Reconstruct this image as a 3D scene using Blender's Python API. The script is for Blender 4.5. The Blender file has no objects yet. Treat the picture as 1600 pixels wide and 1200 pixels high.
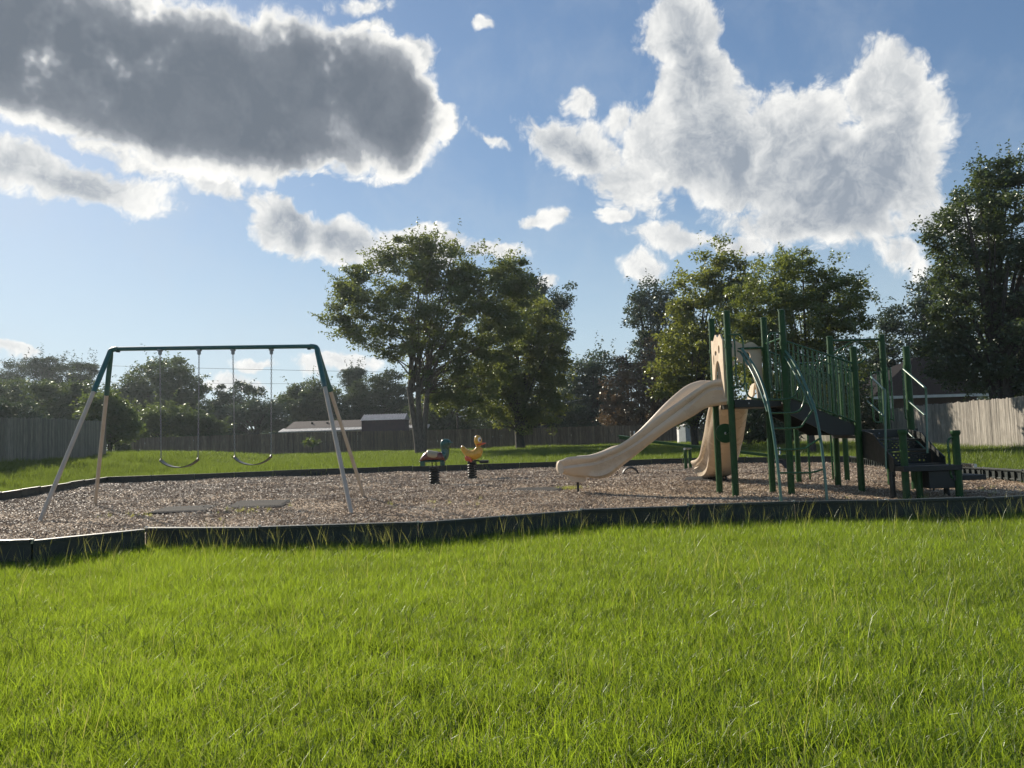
import bpy, bmesh, math, random
import numpy as np
from mathutils import Vector, Matrix
random.seed(7); RNG = np.random.default_rng(11)
sc = bpy.context.scene; COL = sc.collection
R = math.radians
QUICK = ''

# ------------------------------------------------------------------ camera
EYE = 1.1; PITCH = R(4.0); ROLL = R(1.78)
cF = np.array([0, math.cos(PITCH), math.sin(PITCH)]); _r = np.array([1., 0, 0]); _u = np.array([0, -math.sin(PITCH), math.cos(PITCH)])
cR = _r*math.cos(ROLL) - _u*math.sin(ROLL); cU = _u*math.cos(ROLL) + _r*math.sin(ROLL); cC = np.array([0, 0, EYE])
def ray(px, py): return cF + cR*(px-800)/1200 - cU*(py-600)/1200
def at(px, py, depth):                       # survey helper: a photo measurement and a distance give a point of the place
    d = ray(px, py); return cC + d*(depth/d[1])
def gnd(px, py, z=0.1):
    d = ray(px, py); return cC + d*((z-EYE)/d[2])
cam = bpy.data.cameras.new('camera'); cam.sensor_width = 36; cam.lens = 27; cam.clip_end = 3000; cam.clip_start = .05
co = bpy.data.objects.new('camera', cam); COL.objects.link(co); sc.camera = co
co.matrix_world = Matrix(((cR[0], cU[0], -cF[0], 0), (cR[1], cU[1], -cF[1], 0), (cR[2], cU[2], -cF[2], EYE), (0, 0, 0, 1)))

# ------------------------------------------------------------------ sun, sky, exposure
SUN_AZ = R(-39.5); SUN_EL = R(28)            # azimuth measured from +Y towards +X
sun = bpy.data.lights.new('sun', 'SUN'); sun.energy = 5.0; sun.angle = R(0.6); sun.color = (1, .9, .76)
so = bpy.data.objects.new('sun', sun); COL.objects.link(so)
sdir = Vector((math.sin(SUN_AZ)*math.cos(SUN_EL), math.cos(SUN_AZ)*math.cos(SUN_EL), math.sin(SUN_EL)))
so.rotation_euler = sdir.to_track_quat('Z', 'Y').to_euler()
sc.view_settings.view_transform = 'Standard'; sc.view_settings.look = 'None'; sc.view_settings.gamma = 1
sc.view_settings.use_curve_mapping = False; sc.view_settings.exposure = 0.64

W = bpy.data.worlds.new('World'); sc.world = W; W.use_nodes = True
nt = W.node_tree; nt.nodes.clear()
def N(tree, typ, **kw):
    n = tree.nodes.new(typ)
    for k, v in kw.items(): setattr(n, k, v)
    return n
def put(tree, n, i, v):
    if hasattr(v, 'is_linked') or isinstance(v, bpy.types.NodeSocket): tree.links.new(v, n.inputs[i])
    else: n.inputs[i].default_value = v
def M_(tree, op, a, b=0.0, c=None, clamp=False):
    n = N(tree, 'ShaderNodeMath', operation=op); n.use_clamp = clamp
    put(tree, n, 0, a); put(tree, n, 1, b)
    if c is not None: put(tree, n, 2, c)
    return n.outputs[0]
def VM(tree, op, a, b=None, s=None):
    n = N(tree, 'ShaderNodeVectorMath', operation=op); put(tree, n, 0, a)
    if b is not None: put(tree, n, 1, b)
    if s is not None: put(tree, n, 'Scale', s)
    return n.outputs['Value'] if op in ('LENGTH', 'DOT_PRODUCT') else n.outputs[0]
def SS(tree, v, a, b, lo=0., hi=1.):
    n = N(tree, 'ShaderNodeMapRange', interpolation_type='SMOOTHSTEP')
    put(tree, n, 'Value', v); n.inputs['From Min'].default_value = a; n.inputs['From Max'].default_value = b
    n.inputs['To Min'].default_value = lo; n.inputs['To Max'].default_value = hi
    return n.outputs[0]
def MIXC(tree, f, a, b, mode='MIX'):
    n = N(tree, 'ShaderNodeMix', data_type='RGBA', blend_type=mode); n.clamp_factor = True
    put(tree, n, 0, f); put(tree, n, 6, a); put(tree, n, 7, b); return n.outputs[2]
def azel(px, py):
    d = ray(px, py); d = d/np.linalg.norm(d); return math.degrees(math.atan2(d[0], d[1])), math.degrees(math.asin(d[2]))
# clouds: soft ellipses (photo px, radii px, tilt deg), roughened by noise.
DARK = [(100, 70, 380, 125, 5), (20, 100, 180, 90, 0), (230, 130, 200, 120, 5), (330, 135, 300, 120, 8), (520, 130, 180, 95, 14), (610, 175, 100, 85, 25), (-150, 40, 300, 140, 0), (400, 205, 230, 70, 6), (240, 190, 190, 60, 14)]
SHADE = [(1330, 310, 150, 110, 10), (1120, 250, 60, 60, 0), (500, 370, 90, 40, 20), (900, 235, 60, 25, 20), (90, 295, 110, 25, 4), (1080, 90, 45, 60, 0)]
PALE = [(50, 185, 100, 20, 4), (190, 240, 95, 26, 14), (300, 262, 70, 20, 8), (440, 268, 150, 13, 3), (630, 245, 60, 26, -20), (690, 190, 26, 38, 0), (648, 85, 34, 28, 20), (560, 42, 62, 18, 10), (250, 12, 26, 18, 50), (40, 265, 95, 42, 8), (150, 290, 110, 45, 4), (210, 215, 120, 24, 22), (340, 290, 55, 20, 15),  (450, 350, 70, 52, 28), (540, 385, 95, 38, 18), (650, 385, 80, 30, 10), (770, 395, 60, 18, 4),
        (1060, 45, 75, 58, 0), (1085, 130, 75, 75, 0), (1080, 220, 125, 105, 5), (1210, 250, 150, 110, 5), (1330, 290, 160, 110, 8), (1395, 150, 75, 80, 0), (1400, 240, 95, 130, 5),
        (900, 225, 95, 42, 22), (985, 290, 75, 45, 30), (1270, 345, 180, 45, 6), (1400, 395, 45, 30, 30), (1150, 385, 65, 22, 5), (1000, 420, 40, 26, 12), (1060, 375, 70, 20, 10),
        (905, 163, 24, 26, 0), (770, 215, 45, 12, 30), (960, 185, 22, 18, 0), (755, 38, 22, 11, 0), (560, 5, 70, 16, 0), (850, 345, 36, 13, 0), (860, 440, 20, 12, 0), (20, 553, 50, 10, 2), (410, 577, 30, 7, 0), (520, 575, 60, 14, 0),
        (1480, 340, 60, 40, 20), (500, 297, 20, 7, 0), (945, 335, 18, 7, 0), (955, 345, 24, 9, 0), (370, 605, 50, 12, 0), (655, 355, 32, 16, 0),
        (-260, 330, 160, 70, 5), (1900, 200, 220, 90, 0), (1980, 480, 160, 40, 0), (700, -260, 330, 120, 8), (1400, -330, 200, 90, 0), (-500, 500, 200, 40, 0)]
g = bpy.data.node_groups.new('cloud_field', 'ShaderNodeTree')
g.interface.new_socket('Dir', in_out='INPUT', socket_type='NodeSocketVector')
for s_ in ('Dark', 'Pale', 'Relief', 'Fine', 'Shade', 'Billow'): g.interface.new_socket(s_, in_out='OUTPUT', socket_type='NodeSocketFloat')
gi = N(g, 'NodeGroupInput'); go_ = N(g, 'NodeGroupOutput')
d0 = VM(g, 'NORMALIZE', gi.outputs[0])
sx = N(g, 'ShaderNodeSeparateXYZ'); put(g, sx, 0, d0)
az = M_(g, 'MULTIPLY', M_(g, 'ARCTAN2', sx.outputs[0], sx.outputs[1]), 57.2958); el = M_(g, 'MULTIPLY', M_(g, 'ARCSINE', sx.outputs[2]), 57.2958)
cx = N(g, 'ShaderNodeCombineXYZ'); put(g, cx, 0, az); put(g, cx, 1, el); ae0 = cx.outputs[0]
warp = N(g, 'ShaderNodeTexNoise', noise_dimensions='2D'); put(g, warp, 'Vector', VM(g, 'ADD', ae0, (131., 87., 0.))); warp.inputs['Scale'].default_value = .16; warp.inputs['Detail'].default_value = 4; warp.inputs['Roughness'].default_value = .6
wv = VM(g, 'SCALE', VM(g, 'SUBTRACT', warp.outputs['Color'], (.5, .5, .5)), s=3.0); ae = VM(g, 'ADD', ae0, wv)
aeF = ae
def field(lst, sm=0., wmax=1.9):
    cur = None
    for (px, py, rx, ry, t) in lst:
        a, e = azel(px, py); k = math.degrees(1/1200.)*math.cos(R(a))**1.3
        m = N(g, 'ShaderNodeMapping', vector_type='TEXTURE'); put(g, m, 'Vector', aeF)
        m.inputs['Location'].default_value = (a, e, 0); m.inputs['Rotation'].default_value = (0, 0, R(-t+1.8)); m.inputs['Scale'].default_value = (rx*k, ry*k, 1)
        w_ = min(wmax, .36+ry/62.)
        L = M_(g, 'MULTIPLY_ADD', VM(g, 'LENGTH', m.outputs[0]), w_, -w_)
        cur = L if cur is None else (M_(g, 'SMOOTH_MIN', cur, L, sm) if sm else M_(g, 'MINIMUM', cur, L))
    return M_(g, 'MULTIPLY', cur, -1.0)
def billow(vec):
    n1 = N(g, 'ShaderNodeTexNoise', noise_dimensions='2D'); put(g, n1, 'Vector', vec); n1.inputs['Scale'].default_value = .13; n1.inputs['Detail'].default_value = 9; n1.inputs['Roughness'].default_value = .62
    v1 = N(g, 'ShaderNodeTexVoronoi', feature='F1', voronoi_dimensions='2D'); put(g, v1, 'Vector', vec); v1.inputs['Scale'].default_value = .32; v1.inputs['Detail'].default_value = 4; v1.inputs['Roughness'].default_value = .72
    v1.normalize = True
    return M_(g, 'ADD', M_(g, 'MULTIPLY', M_(g, 'SUBTRACT', n1.outputs[0], .5), 1.3), M_(g, 'MULTIPLY', M_(g, 'SUBTRACT', .30, v1.outputs['Distance']), 1.05)), n1.outputs[0]
sa, se = math.degrees(SUN_AZ), math.degrees(SUN_EL)
tow = VM(g, 'SCALE', VM(g, 'NORMALIZE', VM(g, 'SUBTRACT', (sa, se, 0), ae0)), s=1.2)
ae = VM(g, 'ADD', ae, (57., 211., 0.)); b1, nf = billow(ae); b2, nf2 = billow(VM(g, 'ADD', ae, tow))
g.links.new(field(DARK, .6, 1.7), go_.inputs[0]); g.links.new(field(PALE, .12, 1.5), go_.inputs[1]); g.links.new(b1, go_.inputs[5])
g.links.new(M_(g, 'SUBTRACT', b1, b2), go_.inputs[2]); g.links.new(nf, go_.inputs[3]); g.links.new(field(SHADE, .3, 1.0), go_.inputs[4])

tc = N(nt, 'ShaderNodeTexCoord'); dirv = tc.outputs['Generated']
sky = N(nt, 'ShaderNodeTexSky', sky_type='NISHITA'); sky.sun_disc = False; sky.sun_elevation = SUN_EL; sky.sun_rotation = SUN_AZ
sky.air_density = 1.0; sky.dust_density = .25; sky.ozone_density = 2.0; sky.altitude = 0
ga = N(nt, 'ShaderNodeGroup', node_tree=g); put(nt, ga, 0, dirv)
fD, fP, bil = ga.outputs[0], ga.outputs[1], M_(nt, 'MAXIMUM', ga.outputs[5], -.62)
dD = M_(nt, 'MULTIPLY_ADD', bil, .72, fD); dP = M_(nt, 'ADD', fP, bil)
den = M_(nt, 'MAXIMUM', dD, dP); soft = M_(nt, 'MULTIPLY_ADD', bil, .34, M_(nt, 'MAXIMUM', fD, fP))
alpha = SS(nt, den, -.10, .28)
lit = SS(nt, ga.outputs[2], -.42, .50)
thick = SS(nt, soft, -.05, .8)
shd = SS(nt, M_(nt, 'MULTIPLY_ADD', ga.outputs[2], -.2, ga.outputs[4]), -1.0, .7)
body = M_(nt, 'MULTIPLY_ADD', M_(nt, 'MULTIPLY', thick, M_(nt, 'MULTIPLY_ADD', shd, .50, .24)), -.98, M_(nt, 'MULTIPLY_ADD', lit, .56, .60), clamp=True)
pale = MIXC(nt, body, (2.7, 3.1, 3.65, 1), (8.3, 8.25, 8.0, 1))
thickD = M_(nt, 'ADD', SS(nt, M_(nt, 'MULTIPLY_ADD', bil, .55, fD), -.12, 1.15), M_(nt, 'MULTIPLY_ADD', lit, -.22, M_(nt, 'MULTIPLY_ADD', ga.outputs[3], -.50, .33)), clamp=True)
dr = N(nt, 'ShaderNodeValToRGB'); put(nt, dr, 0, thickD); e_ = dr.color_ramp.elements
e_[0].color = (1.12, 1.10, 1.05, 1); e_[1].position = 1.0; e_[1].color = (.165, .195, .24, 1)
for p_, c_ in ((.2, (.90, .90, .88, 1)), (.42, (.40, .43, .47, 1)), (.68, (.225, .255, .30, 1))): q_ = e_.new(p_); q_.color = c_
dark = VM(nt, 'SCALE', dr.outputs[0], s=7.9)
cl = MIXC(nt, SS(nt, dD, -.12, .12), pale, dark)
sepz = N(nt, 'ShaderNodeSeparateXYZ'); put(nt, sepz, 0, dirv)
veil = M_(nt, 'MULTIPLY', SS(nt, ga.outputs[3], .38, .8), .20)
comp = VM(nt, 'DIVIDE', sky.outputs[0], VM(nt, 'ADD', VM(nt, 'SCALE', sky.outputs[0], s=.075), (1., 1., 1.)))   # soft shoulder of the hazy sky
skc = MIXC(nt, 1.0, comp, (1.0, 1.11, 1.25, 1), 'MULTIPLY')
skc = MIXC(nt, SS(nt, sepz.outputs[2], .34, -.04, 0., .8), skc, (4.9, 6.1, 6.8, 1))
skc = MIXC(nt, veil, skc, (5.0, 5.6, 6.2, 1))
final = MIXC(nt, M_(nt, 'MULTIPLY', alpha, SS(nt, sepz.outputs[2], .0, .05)), skc, cl)
bg = N(nt, 'ShaderNodeBackground'); put(nt, bg, 0, final); bg.inputs[1].default_value = .077
wo = N(nt, 'ShaderNodeOutputWorld'); nt.links.new(bg.outputs[0], wo.inputs[0])
W.cycles.sampling_method = 'MANUAL'; W.cycles.sample_map_resolution = 512
sc.cycles.max_bounces = 6; sc.cycles.transparent_max_bounces = 6

# ------------------------------------------------------------------ materials
def newmat(name):
    m = bpy.data.materials.new(name); m.use_nodes = True; t = m.node_tree; t.nodes.clear()
    return m, t, N(t, 'ShaderNodeOutputMaterial')
def rgba(c, k=1): return (c[0]*k, c[1]*k, c[2]*k, 1)
def mat(name, col, rough=.6, col2=None, scale=6, detail=5, bump=0., bscale=None, metallic=0., coat=0., stretch=(1, 1, 1), rnd=0., spec=.5, contrast=(.35, .65), dirt=None, dirt_amt=0., coords='Object', island=0.):
    m, t, o = newmat(name); p = N(t, 'ShaderNodeBsdfPrincipled')
    c = N(t, 'ShaderNodeTexCoord'); src = c.outputs['Object']
    if coords == 'World': src = N(t, 'ShaderNodeNewGeometry').outputs['Position']
    oi = N(t, 'ShaderNodeObjectInfo')
    if rnd: src = VM(t, 'ADD', src, VM(t, 'SCALE', (13., 7., 5.), s=oi.outputs['Random']))
    v = VM(t, 'MULTIPLY', src, tuple(stretch))
    n = N(t, 'ShaderNodeTexNoise'); put(t, n, 'Vector', v); n.inputs['Scale'].default_value = scale; n.inputs['Detail'].default_value = detail; n.inputs['Roughness'].default_value = .6
    if col2 is None: col2 = tuple(x*.72 for x in col)
    cc = MIXC(t, SS(t, n.outputs[0], *contrast), rgba(col2), rgba(col))
    if dirt is not None:
        n2 = N(t, 'ShaderNodeTexNoise'); put(t, n2, 'Vector', src); n2.inputs['Scale'].default_value = 1.7; n2.inputs['Detail'].default_value = 8; n2.inputs['Roughness'].default_value = .7
        cc = MIXC(t, SS(t, n2.outputs[0], .5, .72, 0, dirt_amt), cc, rgba(dirt))
    if rnd:
        h = N(t, 'ShaderNodeHueSaturation'); put(t, h, 'Color', cc); put(t, h, 'Value', M_(t, 'MULTIPLY_ADD', oi.outputs['Random'], 2*rnd, 1-rnd)); cc = h.outputs[0]
    if island:
        h = N(t, 'ShaderNodeHueSaturation'); put(t, h, 'Color', cc); put(t, h, 'Value', M_(t, 'MULTIPLY_ADD', N(t, 'ShaderNodeNewGeometry').outputs['Random Per Island'], 2*island, 1-island)); cc = h.outputs[0]
    put(t, p, 'Base Color', cc); p.inputs['Metallic'].default_value = metallic; p.inputs['Specular IOR Level'].default_value = spec
    put(t, p, 'Roughness', SS(t, n.outputs[0], .2, .8, max(0, rough-.08), min(1, rough+.1)))
    p.inputs['Coat Weight'].default_value = coat
    if bump:
        nb_ = n
        if bscale:
            nb_ = N(t, 'ShaderNodeTexNoise'); put(t, nb_, 'Vector', v); nb_.inputs['Scale'].default_value = bscale; nb_.inputs['Detail'].default_value = 4
        b = N(t, 'ShaderNodeBump'); b.inputs['Strength'].default_value = bump; b.inputs['Distance'].default_value = .02; put(t, b, 'Height', nb_.outputs[0]); put(t, p, 'Normal', b.outputs[0])
    t.links.new(p.outputs[0], o.inputs[0]); return m
def leafmat(name, c1, c2, trans=.45, tcol=None, gloss=.06, inst=False, tip=None):
    m, t, o = newmat(name); ge = N(t, 'ShaderNodeNewGeometry')
    rn = N(t, 'ShaderNodeObjectInfo').outputs['Random'] if inst else ge.outputs['Random Per Island']
    no = N(t, 'ShaderNodeTexNoise'); put(t, no, 'Vector', ge.outputs['Position']); no.inputs['Scale'].default_value = .45 if not inst else .7; no.inputs['Detail'].default_value = 4
    f = M_(t, 'ADD', M_(t, 'MULTIPLY', rn, .5), M_(t, 'MULTIPLY', SS(t, no.outputs[0], .3, .7), .5))
    if inst: f = M_(t, 'ADD', M_(t, 'MULTIPLY', f, .45), M_(t, 'MULTIPLY', ge.outputs['Random Per Island'], .55))
    c = MIXC(t, f, rgba(c1), rgba(c2))
    tc_ = tcol or (c2[0]*1.9, c2[1]*1.8, c2[2]*.9)
    c_t = MIXC(t, f, rgba(tc_, .42 if inst else .6), rgba(tc_))
    if tip:
        c = MIXC(t, SS(t, ge.outputs['Random Per Island'], .86, .9), c, rgba(tip)); c_t = MIXC(t, SS(t, ge.outputs['Random Per Island'], .86, .9), c_t, rgba(tip))
    d = N(t, 'ShaderNodeBsdfDiffuse'); put(t, d, 0, c); tr = N(t, 'ShaderNodeBsdfTranslucent'); put(t, tr, 0, c_t)
    gl = N(t, 'ShaderNodeBsdfGlossy'); gl.inputs['Roughness'].default_value = .38; gl.inputs[0].default_value = (.9, .95, .9, 1)
    a = N(t, 'ShaderNodeMixShader'); a.inputs[0].default_value = trans; t.links.new(d.outputs[0], a.inputs[1]); t.links.new(tr.outputs[0], a.inputs[2])
    b = N(t, 'ShaderNodeMixShader'); b.inputs[0].default_value = gloss; t.links.new(a.outputs[0], b.inputs[1]); t.links.new(gl.outputs[0], b.inputs[2])
    t.links.new(b.outputs[0], o.inputs[0]); return m
m_green = mat('green_powder_coat', (.015, .068, .014), .45, (.010, .050, .010), scale=14, bump=.05, spec=.3, coat=.0, dirt=(.06, .09, .05), dirt_amt=.35)
m_rail = mat('green_rail_paint', (.014, .080, .020), .24, (.009, .056, .014), scale=20, coat=.2)
m_bar = mat('bright_green_bar', (.02, .11, .05), .34, (.014, .08, .035), scale=20, spec=.9, coat=.45)
m_teal = mat('teal_green_paint', (.03, .125, .115), .45, (.022, .10, .09), scale=12, dirt=(.2, .2, .16), dirt_amt=.4)
m_tanleg = mat('faded_tan_paint', (.50, .44, .36), .6, (.45, .39, .31), scale=9, stretch=(1, 1, .3), dirt=(.3, .23, .16), dirt_amt=.3)
m_slide = mat('tan_slide_plastic', (.62, .52, .395), .27, (.58, .48, .36), scale=2.5, bump=.04, bscale=30, coat=.08, dirt=(.38, .31, .23), dirt_amt=.35)
m_hood = mat('tan_panel_plastic', (.62, .50, .36), .45, (.52, .41, .29), scale=4, dirt=(.35, .28, .2), dirt_amt=.4)
m_black = mat('black_coated_steel', (.014, .018, .015), .5, (.009, .012, .010), scale=12, bump=.05, dirt=(.05, .05, .04), dirt_amt=.3)
m_border = mat('black_recycled_plastic', (.012, .022, .020), .50, (.008, .014, .012), scale=7, bump=.12, bscale=40, stretch=(1, 1, 1), rnd=.25, dirt=(.07, .07, .055), dirt_amt=.35)
m_screw = mat('weathered_steel_bolt', (.6, .6, .58), .3, metallic=.9, scale=30)
m_chain = mat('galvanised_chain', (.35, .35, .34), .45, metallic=.8, scale=30)
m_belt = mat('black_rubber_belt', (.05, .055, .05), .4, scale=9, dirt=(.16, .15, .12), dirt_amt=.6)
m_mat = mat('rubber_mat', (.060, .058, .054), .95, (.04, .038, .036), scale=5, bump=.5, bscale=60, spec=.10, dirt=(.12, .10, .075), dirt_amt=.35)
m_fenceL = mat('grey_weathered_pine', (.24, .225, .175), .85, (.13, .12, .095), scale=7, stretch=(3, 3, .35), rnd=.28, bump=.3)
m_fenceR = mat('silvered_pine', (.31, .285, .245), .9, (.17, .155, .13), scale=7, stretch=(3, 3, .35), rnd=.25, bump=.3, dirt=(.2, .17, .14), dirt_amt=.5)
m_fenceB = mat('brown_stained_pine', (.20, .15, .10), .85, (.11, .082, .058), scale=6, stretch=(3, 3, .3), island=.3, coords='World')
m_fenceB2 = mat('brown_stained_pine_rail', (.12, .092, .068), .85, scale=6, stretch=(1, 3, 3))
m_bark = mat('grey_brown_bark', (.17, .135, .105), .9, (.07, .055, .045), scale=9, stretch=(3, 3, .6), bump=.8, detail=8)
m_bark2 = mat('dark_bark', (.075, .062, .05), .9, (.035, .03, .025), scale=7, stretch=(3, 3, .6), bump=.8)
m_leafA = leafmat('elm_leaf', (.042, .076, .02), (.10, .135, .034), .45, (.24, .285, .045))
m_leafB = leafmat('yellow_green_leaf', (.048, .078, .02), (.115, .14, .034), .48, (.28, .31, .045))
m_leafC = leafmat('dark_oak_leaf', (.026, .050, .020), (.062, .092, .030), .38, (.12, .165, .035))
m_leafD = leafmat('bluish_oak_leaf', (.026, .048, .030), (.058, .085, .048), .3, (.085, .125, .045))
m_leafE = leafmat('bright_shrub_leaf', (.045, .08, .022), (.095, .135, .04), .42)
m_leafP = leafmat('pine_needle', (.026, .045, .03), (.05, .075, .045), .2, gloss=.02)
m_leafR = leafmat('reddish_brown_leaf', (.085, .055, .038), (.15, .10, .06), .35, (.22, .14, .06))
m_leafF = leafmat('far_foliage', (.03, .05, .034), (.06, .085, .05), .25, gloss=.02)
m_grass = leafmat('grass_blade', (.055, .10, .010), (.15, .22, .020), .52, (.48, .66, .04), gloss=.03, inst=True, tip=(.34, .34, .12))
m_grassfar = leafmat('lawn_blade', (.055, .095, .014), (.14, .185, .03), .5, (.26, .35, .045), gloss=.03, inst=True)
m_stalk = leafmat('seed_stalk', (.14, .20, .04), (.34, .36, .14), .5, gloss=.05, inst=True)
m_soil = mat('soil_under_grass', (.045, .055, .016), .95, (.03, .035, .012), scale=3, bump=.3, coords='World')
m_mulch = mat('wood_mulch_bed', (.36, .26, .16), .95, (.18, .125, .075), scale=22, detail=9, bump=.8, coords='World', dirt=(.20, .125, .07), dirt_amt=.7)
m_roofmetal = mat('ribbed_metal_roof', (.42, .40, .40), .45, (.28, .27, .27), metallic=.3, scale=3)
m_awn = mat('white_metal_roof', (.48, .47, .45), .5, (.36, .355, .34), scale=2)
m_purple = mat('dark_plum_siding', (.10, .065, .068), .7, (.065, .047, .052), scale=2)
m_shingle = mat('brown_grey_shingles', (.13, .11, .10), .9, (.08, .07, .066), spec=.1, scale=12, bump=.5)
m_shingleD = mat('charcoal_shingles', (.024, .021, .022), .95, (.013, .012, .012), spec=.08, scale=9, bump=.5)
m_brickw = mat('brown_wall', (.12, .085, .07), .85, scale=3)
m_white = mat('white_trim', (.78, .78, .76), .5, (.68, .68, .66), scale=3)
m_cream = mat('cream_siding', (.50, .46, .38), .7, scale=3)
m_glass = mat('dark_window_glass', (.03, .035, .04), .08, scale=2, coat=.5)
m_pole = mat('creosoted_pole', (.09, .07, .055), .9, scale=5, stretch=(2, 2, .3))
m_wire = mat('wire', (.05, .05, .055), .6)
m_wirew = mat('pale_service_wire', (.55, .55, .55), .5)
m_ty = mat('duck_yellow_plastic', (.68, .38, .035), .28, (.60, .32, .03), scale=6, coat=.4, dirt=(.35, .22, .06), dirt_amt=.4)
m_to = mat('duck_orange_plastic', (.60, .10, .03), .3, (.5, .08, .03), scale=6, coat=.3)
m_tg = mat('mallard_green_plastic', (.012, .085, .062), .28, (.009, .06, .045), scale=6, coat=.4)
m_tb = mat('maroon_brown_plastic', (.17, .055, .04), .3, (.12, .04, .03), scale=6, coat=.3)
m_tc = mat('saddle_cream_plastic', (.42, .35, .22), .35, (.34, .28, .18), scale=6, coat=.2)
m_eye = mat('eye_white_plastic', (.8, .8, .76), .3); m_pupil = mat('eye_black_plastic', (.01, .01, .01), .25)
m_tyre = mat('tyre_rubber', (.03, .03, .03), .55, scale=12, dirt=(.12, .11, .1), dirt_amt=.5)
m_lime = mat('lime_canvas', (.35, .55, .12), .7)

# ------------------------------------------------------------------ mesh helpers
class MB:
    def __init__(s): s.v = []; s.f = []
    def add(s, vs, fs):
        o = len(s.v); s.v += [tuple(map(float, p)) for p in vs]; s.f += [tuple(o+i for i in f) for f in fs]; return s
    def tube(s, pts, rad, n=8, caps=True, flat=None):
        P = [Vector(p) for p in pts]; m = len(P); rr = rad if hasattr(rad, '__len__') else [rad]*m
        vs = []; up = None
        for i in range(m):
            t = (P[min(i+1, m-1)]-P[max(i-1, 0)]); t = t.normalized() if t.length > 1e-9 else Vector((0, 0, 1))
            if up is None: up = Vector((0, 0, 1)) if abs(t.z) < .9 else Vector((1, 0, 0))
            a = t.cross(up).normalized(); b = a.cross(t).normalized(); up = b
            ra = rr[i]; r1, r2 = (ra if hasattr(ra, '__len__') else (ra, ra))
            for k in range(n):
                th = 2*math.pi*(k+.5)/n; vs.append(P[i]+a*math.cos(th)*r1+b*math.sin(th)*r2)
        fs = [(i*n+k, i*n+(k+1) % n, (i+1)*n+(k+1) % n, (i+1)*n+k) for i in range(m-1) for k in range(n)]
        if caps: fs += [tuple(range(n-1, -1, -1)), tuple((m-1)*n+k for k in range(n))]
        return s.add(vs, fs)
    def box(s, c, size, rz=0, rot=None):
        M3 = rot or Matrix.Rotation(rz, 3, 'Z'); c = Vector(c)
        vs = [c+M3 @ Vector((x*size[0]/2, y*size[1]/2, z*size[2]/2)) for x in (-1, 1) for y in (-1, 1) for z in (-1, 1)]
        return s.add(vs, [(0, 1, 3, 2), (4, 6, 7, 5), (0, 4, 5, 1), (2, 3, 7, 6), (0, 2, 6, 4), (1, 5, 7, 3)])
    def beam(s, a, b, w, h, side=None):
        a = Vector(a); b = Vector(b); t = (b-a).normalized(); sd = Vector(side).normalized() if side else t.cross(Vector((0, 0, 1))).normalized(); u = sd.cross(t).normalized()
        vs = [p+sd*x*w/2+u*z*h/2 for p in (a, b) for x in (-1, 1) for z in (-1, 1)]
        return s.add(vs, [(0, 1, 3, 2), (4, 6, 7, 5), (0, 4, 5, 1), (2, 3, 7, 6), (0, 2, 6, 4), (1, 5, 7, 3)])
    def ball(s, c, r, n=12, m=8):
        r = r if hasattr(r, '__len__') else (r, r, r); vs = [(c[0], c[1], c[2]+r[2])]
        for i in range(1, m):
            ph = math.pi*i/m
            for k in range(n): th = 2*math.pi*k/n; vs.append((c[0]+r[0]*math.sin(ph)*math.cos(th), c[1]+r[1]*math.sin(ph)*math.sin(th), c[2]+r[2]*math.cos(ph)))
        vs.append((c[0], c[1], c[2]-r[2])); L = len(vs)-1
        fs = [(0, 1+k, 1+(k+1) % n) for k in range(n)]
        fs += [(1+i*n+k, 1+(i+1)*n+k, 1+(i+1)*n+(k+1) % n, 1+i*n+(k+1) % n) for i in range(m-2) for k in range(n)]
        fs += [(L, 1+(m-2)*n+(k+1) % n, 1+(m-2)*n+k) for k in range(n)]
        return s.add(vs, fs)
    def prism(s, poly, d):                     # poly of 3-D points, extruded by vector d
        n = len(poly); P = [Vector(p) for p in poly]; d = Vector(d)
        return s.add(P+[p+d for p in P], [tuple(range(n-1, -1, -1)), tuple(range(n, 2*n))]+[(i, (i+1) % n, n+(i+1) % n, n+i) for i in range(n)])
    def build(s, name, m, parent=None, smooth=False, bevel=0, sub=0, **props):
        off = np.array(parent.location) if parent is not None and parent.parent is None else (np.array(parent['wloc']) if parent is not None else np.zeros(3))
        me = bpy.data.meshes.new(name); V = np.array(s.v, dtype=float)-off; me.from_pydata(V.tolist(), [], s.f)
        bm = bmesh.new(); bm.from_mesh(me); bmesh.ops.recalc_face_normals(bm, faces=bm.faces)
        if bevel: bmesh.ops.bevel(bm, geom=[e for e in bm.edges if e.is_manifold and e.calc_face_angle(0) > .6], offset=bevel, segments=2, affect='EDGES', profile=.6)
        bm.to_mesh(me); bm.free()
        if smooth:
            me.shade_smooth()
            me.set_sharp_from_angle(angle=R(50))
        return link(name, me, m, parent, sub=sub, **props)
def link(name, me, m, parent=None, sub=0, **props):
    if m is not None and not me.materials: me.materials.append(m)
    o = bpy.data.objects.new(name, me); COL.objects.link(o)
    if parent is not None:
        o.parent = parent; o['wloc'] = list(parent.location) if parent.parent is None else list(parent['wloc'])
    if sub:
        md = o.modifiers.new('sub', 'SUBSURF'); md.levels = sub; md.render_levels = sub
    for k, v in props.items(): o[k] = v
    return o
def thing(name, loc, label, cat, group=None):
    o = bpy.data.objects.new(name, None); COL.objects.link(o); o.location = [float(x) for x in loc]; o.empty_display_size = .2
    o['label'] = label; o['category'] = cat
    if group: o['group'] = group
    return o
def bez(a, b, c, d, n=8):
    a, b, c, d = map(Vector, (a, b, c, d)); return [a*(1-t)**3+b*3*t*(1-t)**2+c*3*t*t*(1-t)+d*t**3 for t in [i/(n-1) for i in range(n)]]
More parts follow.
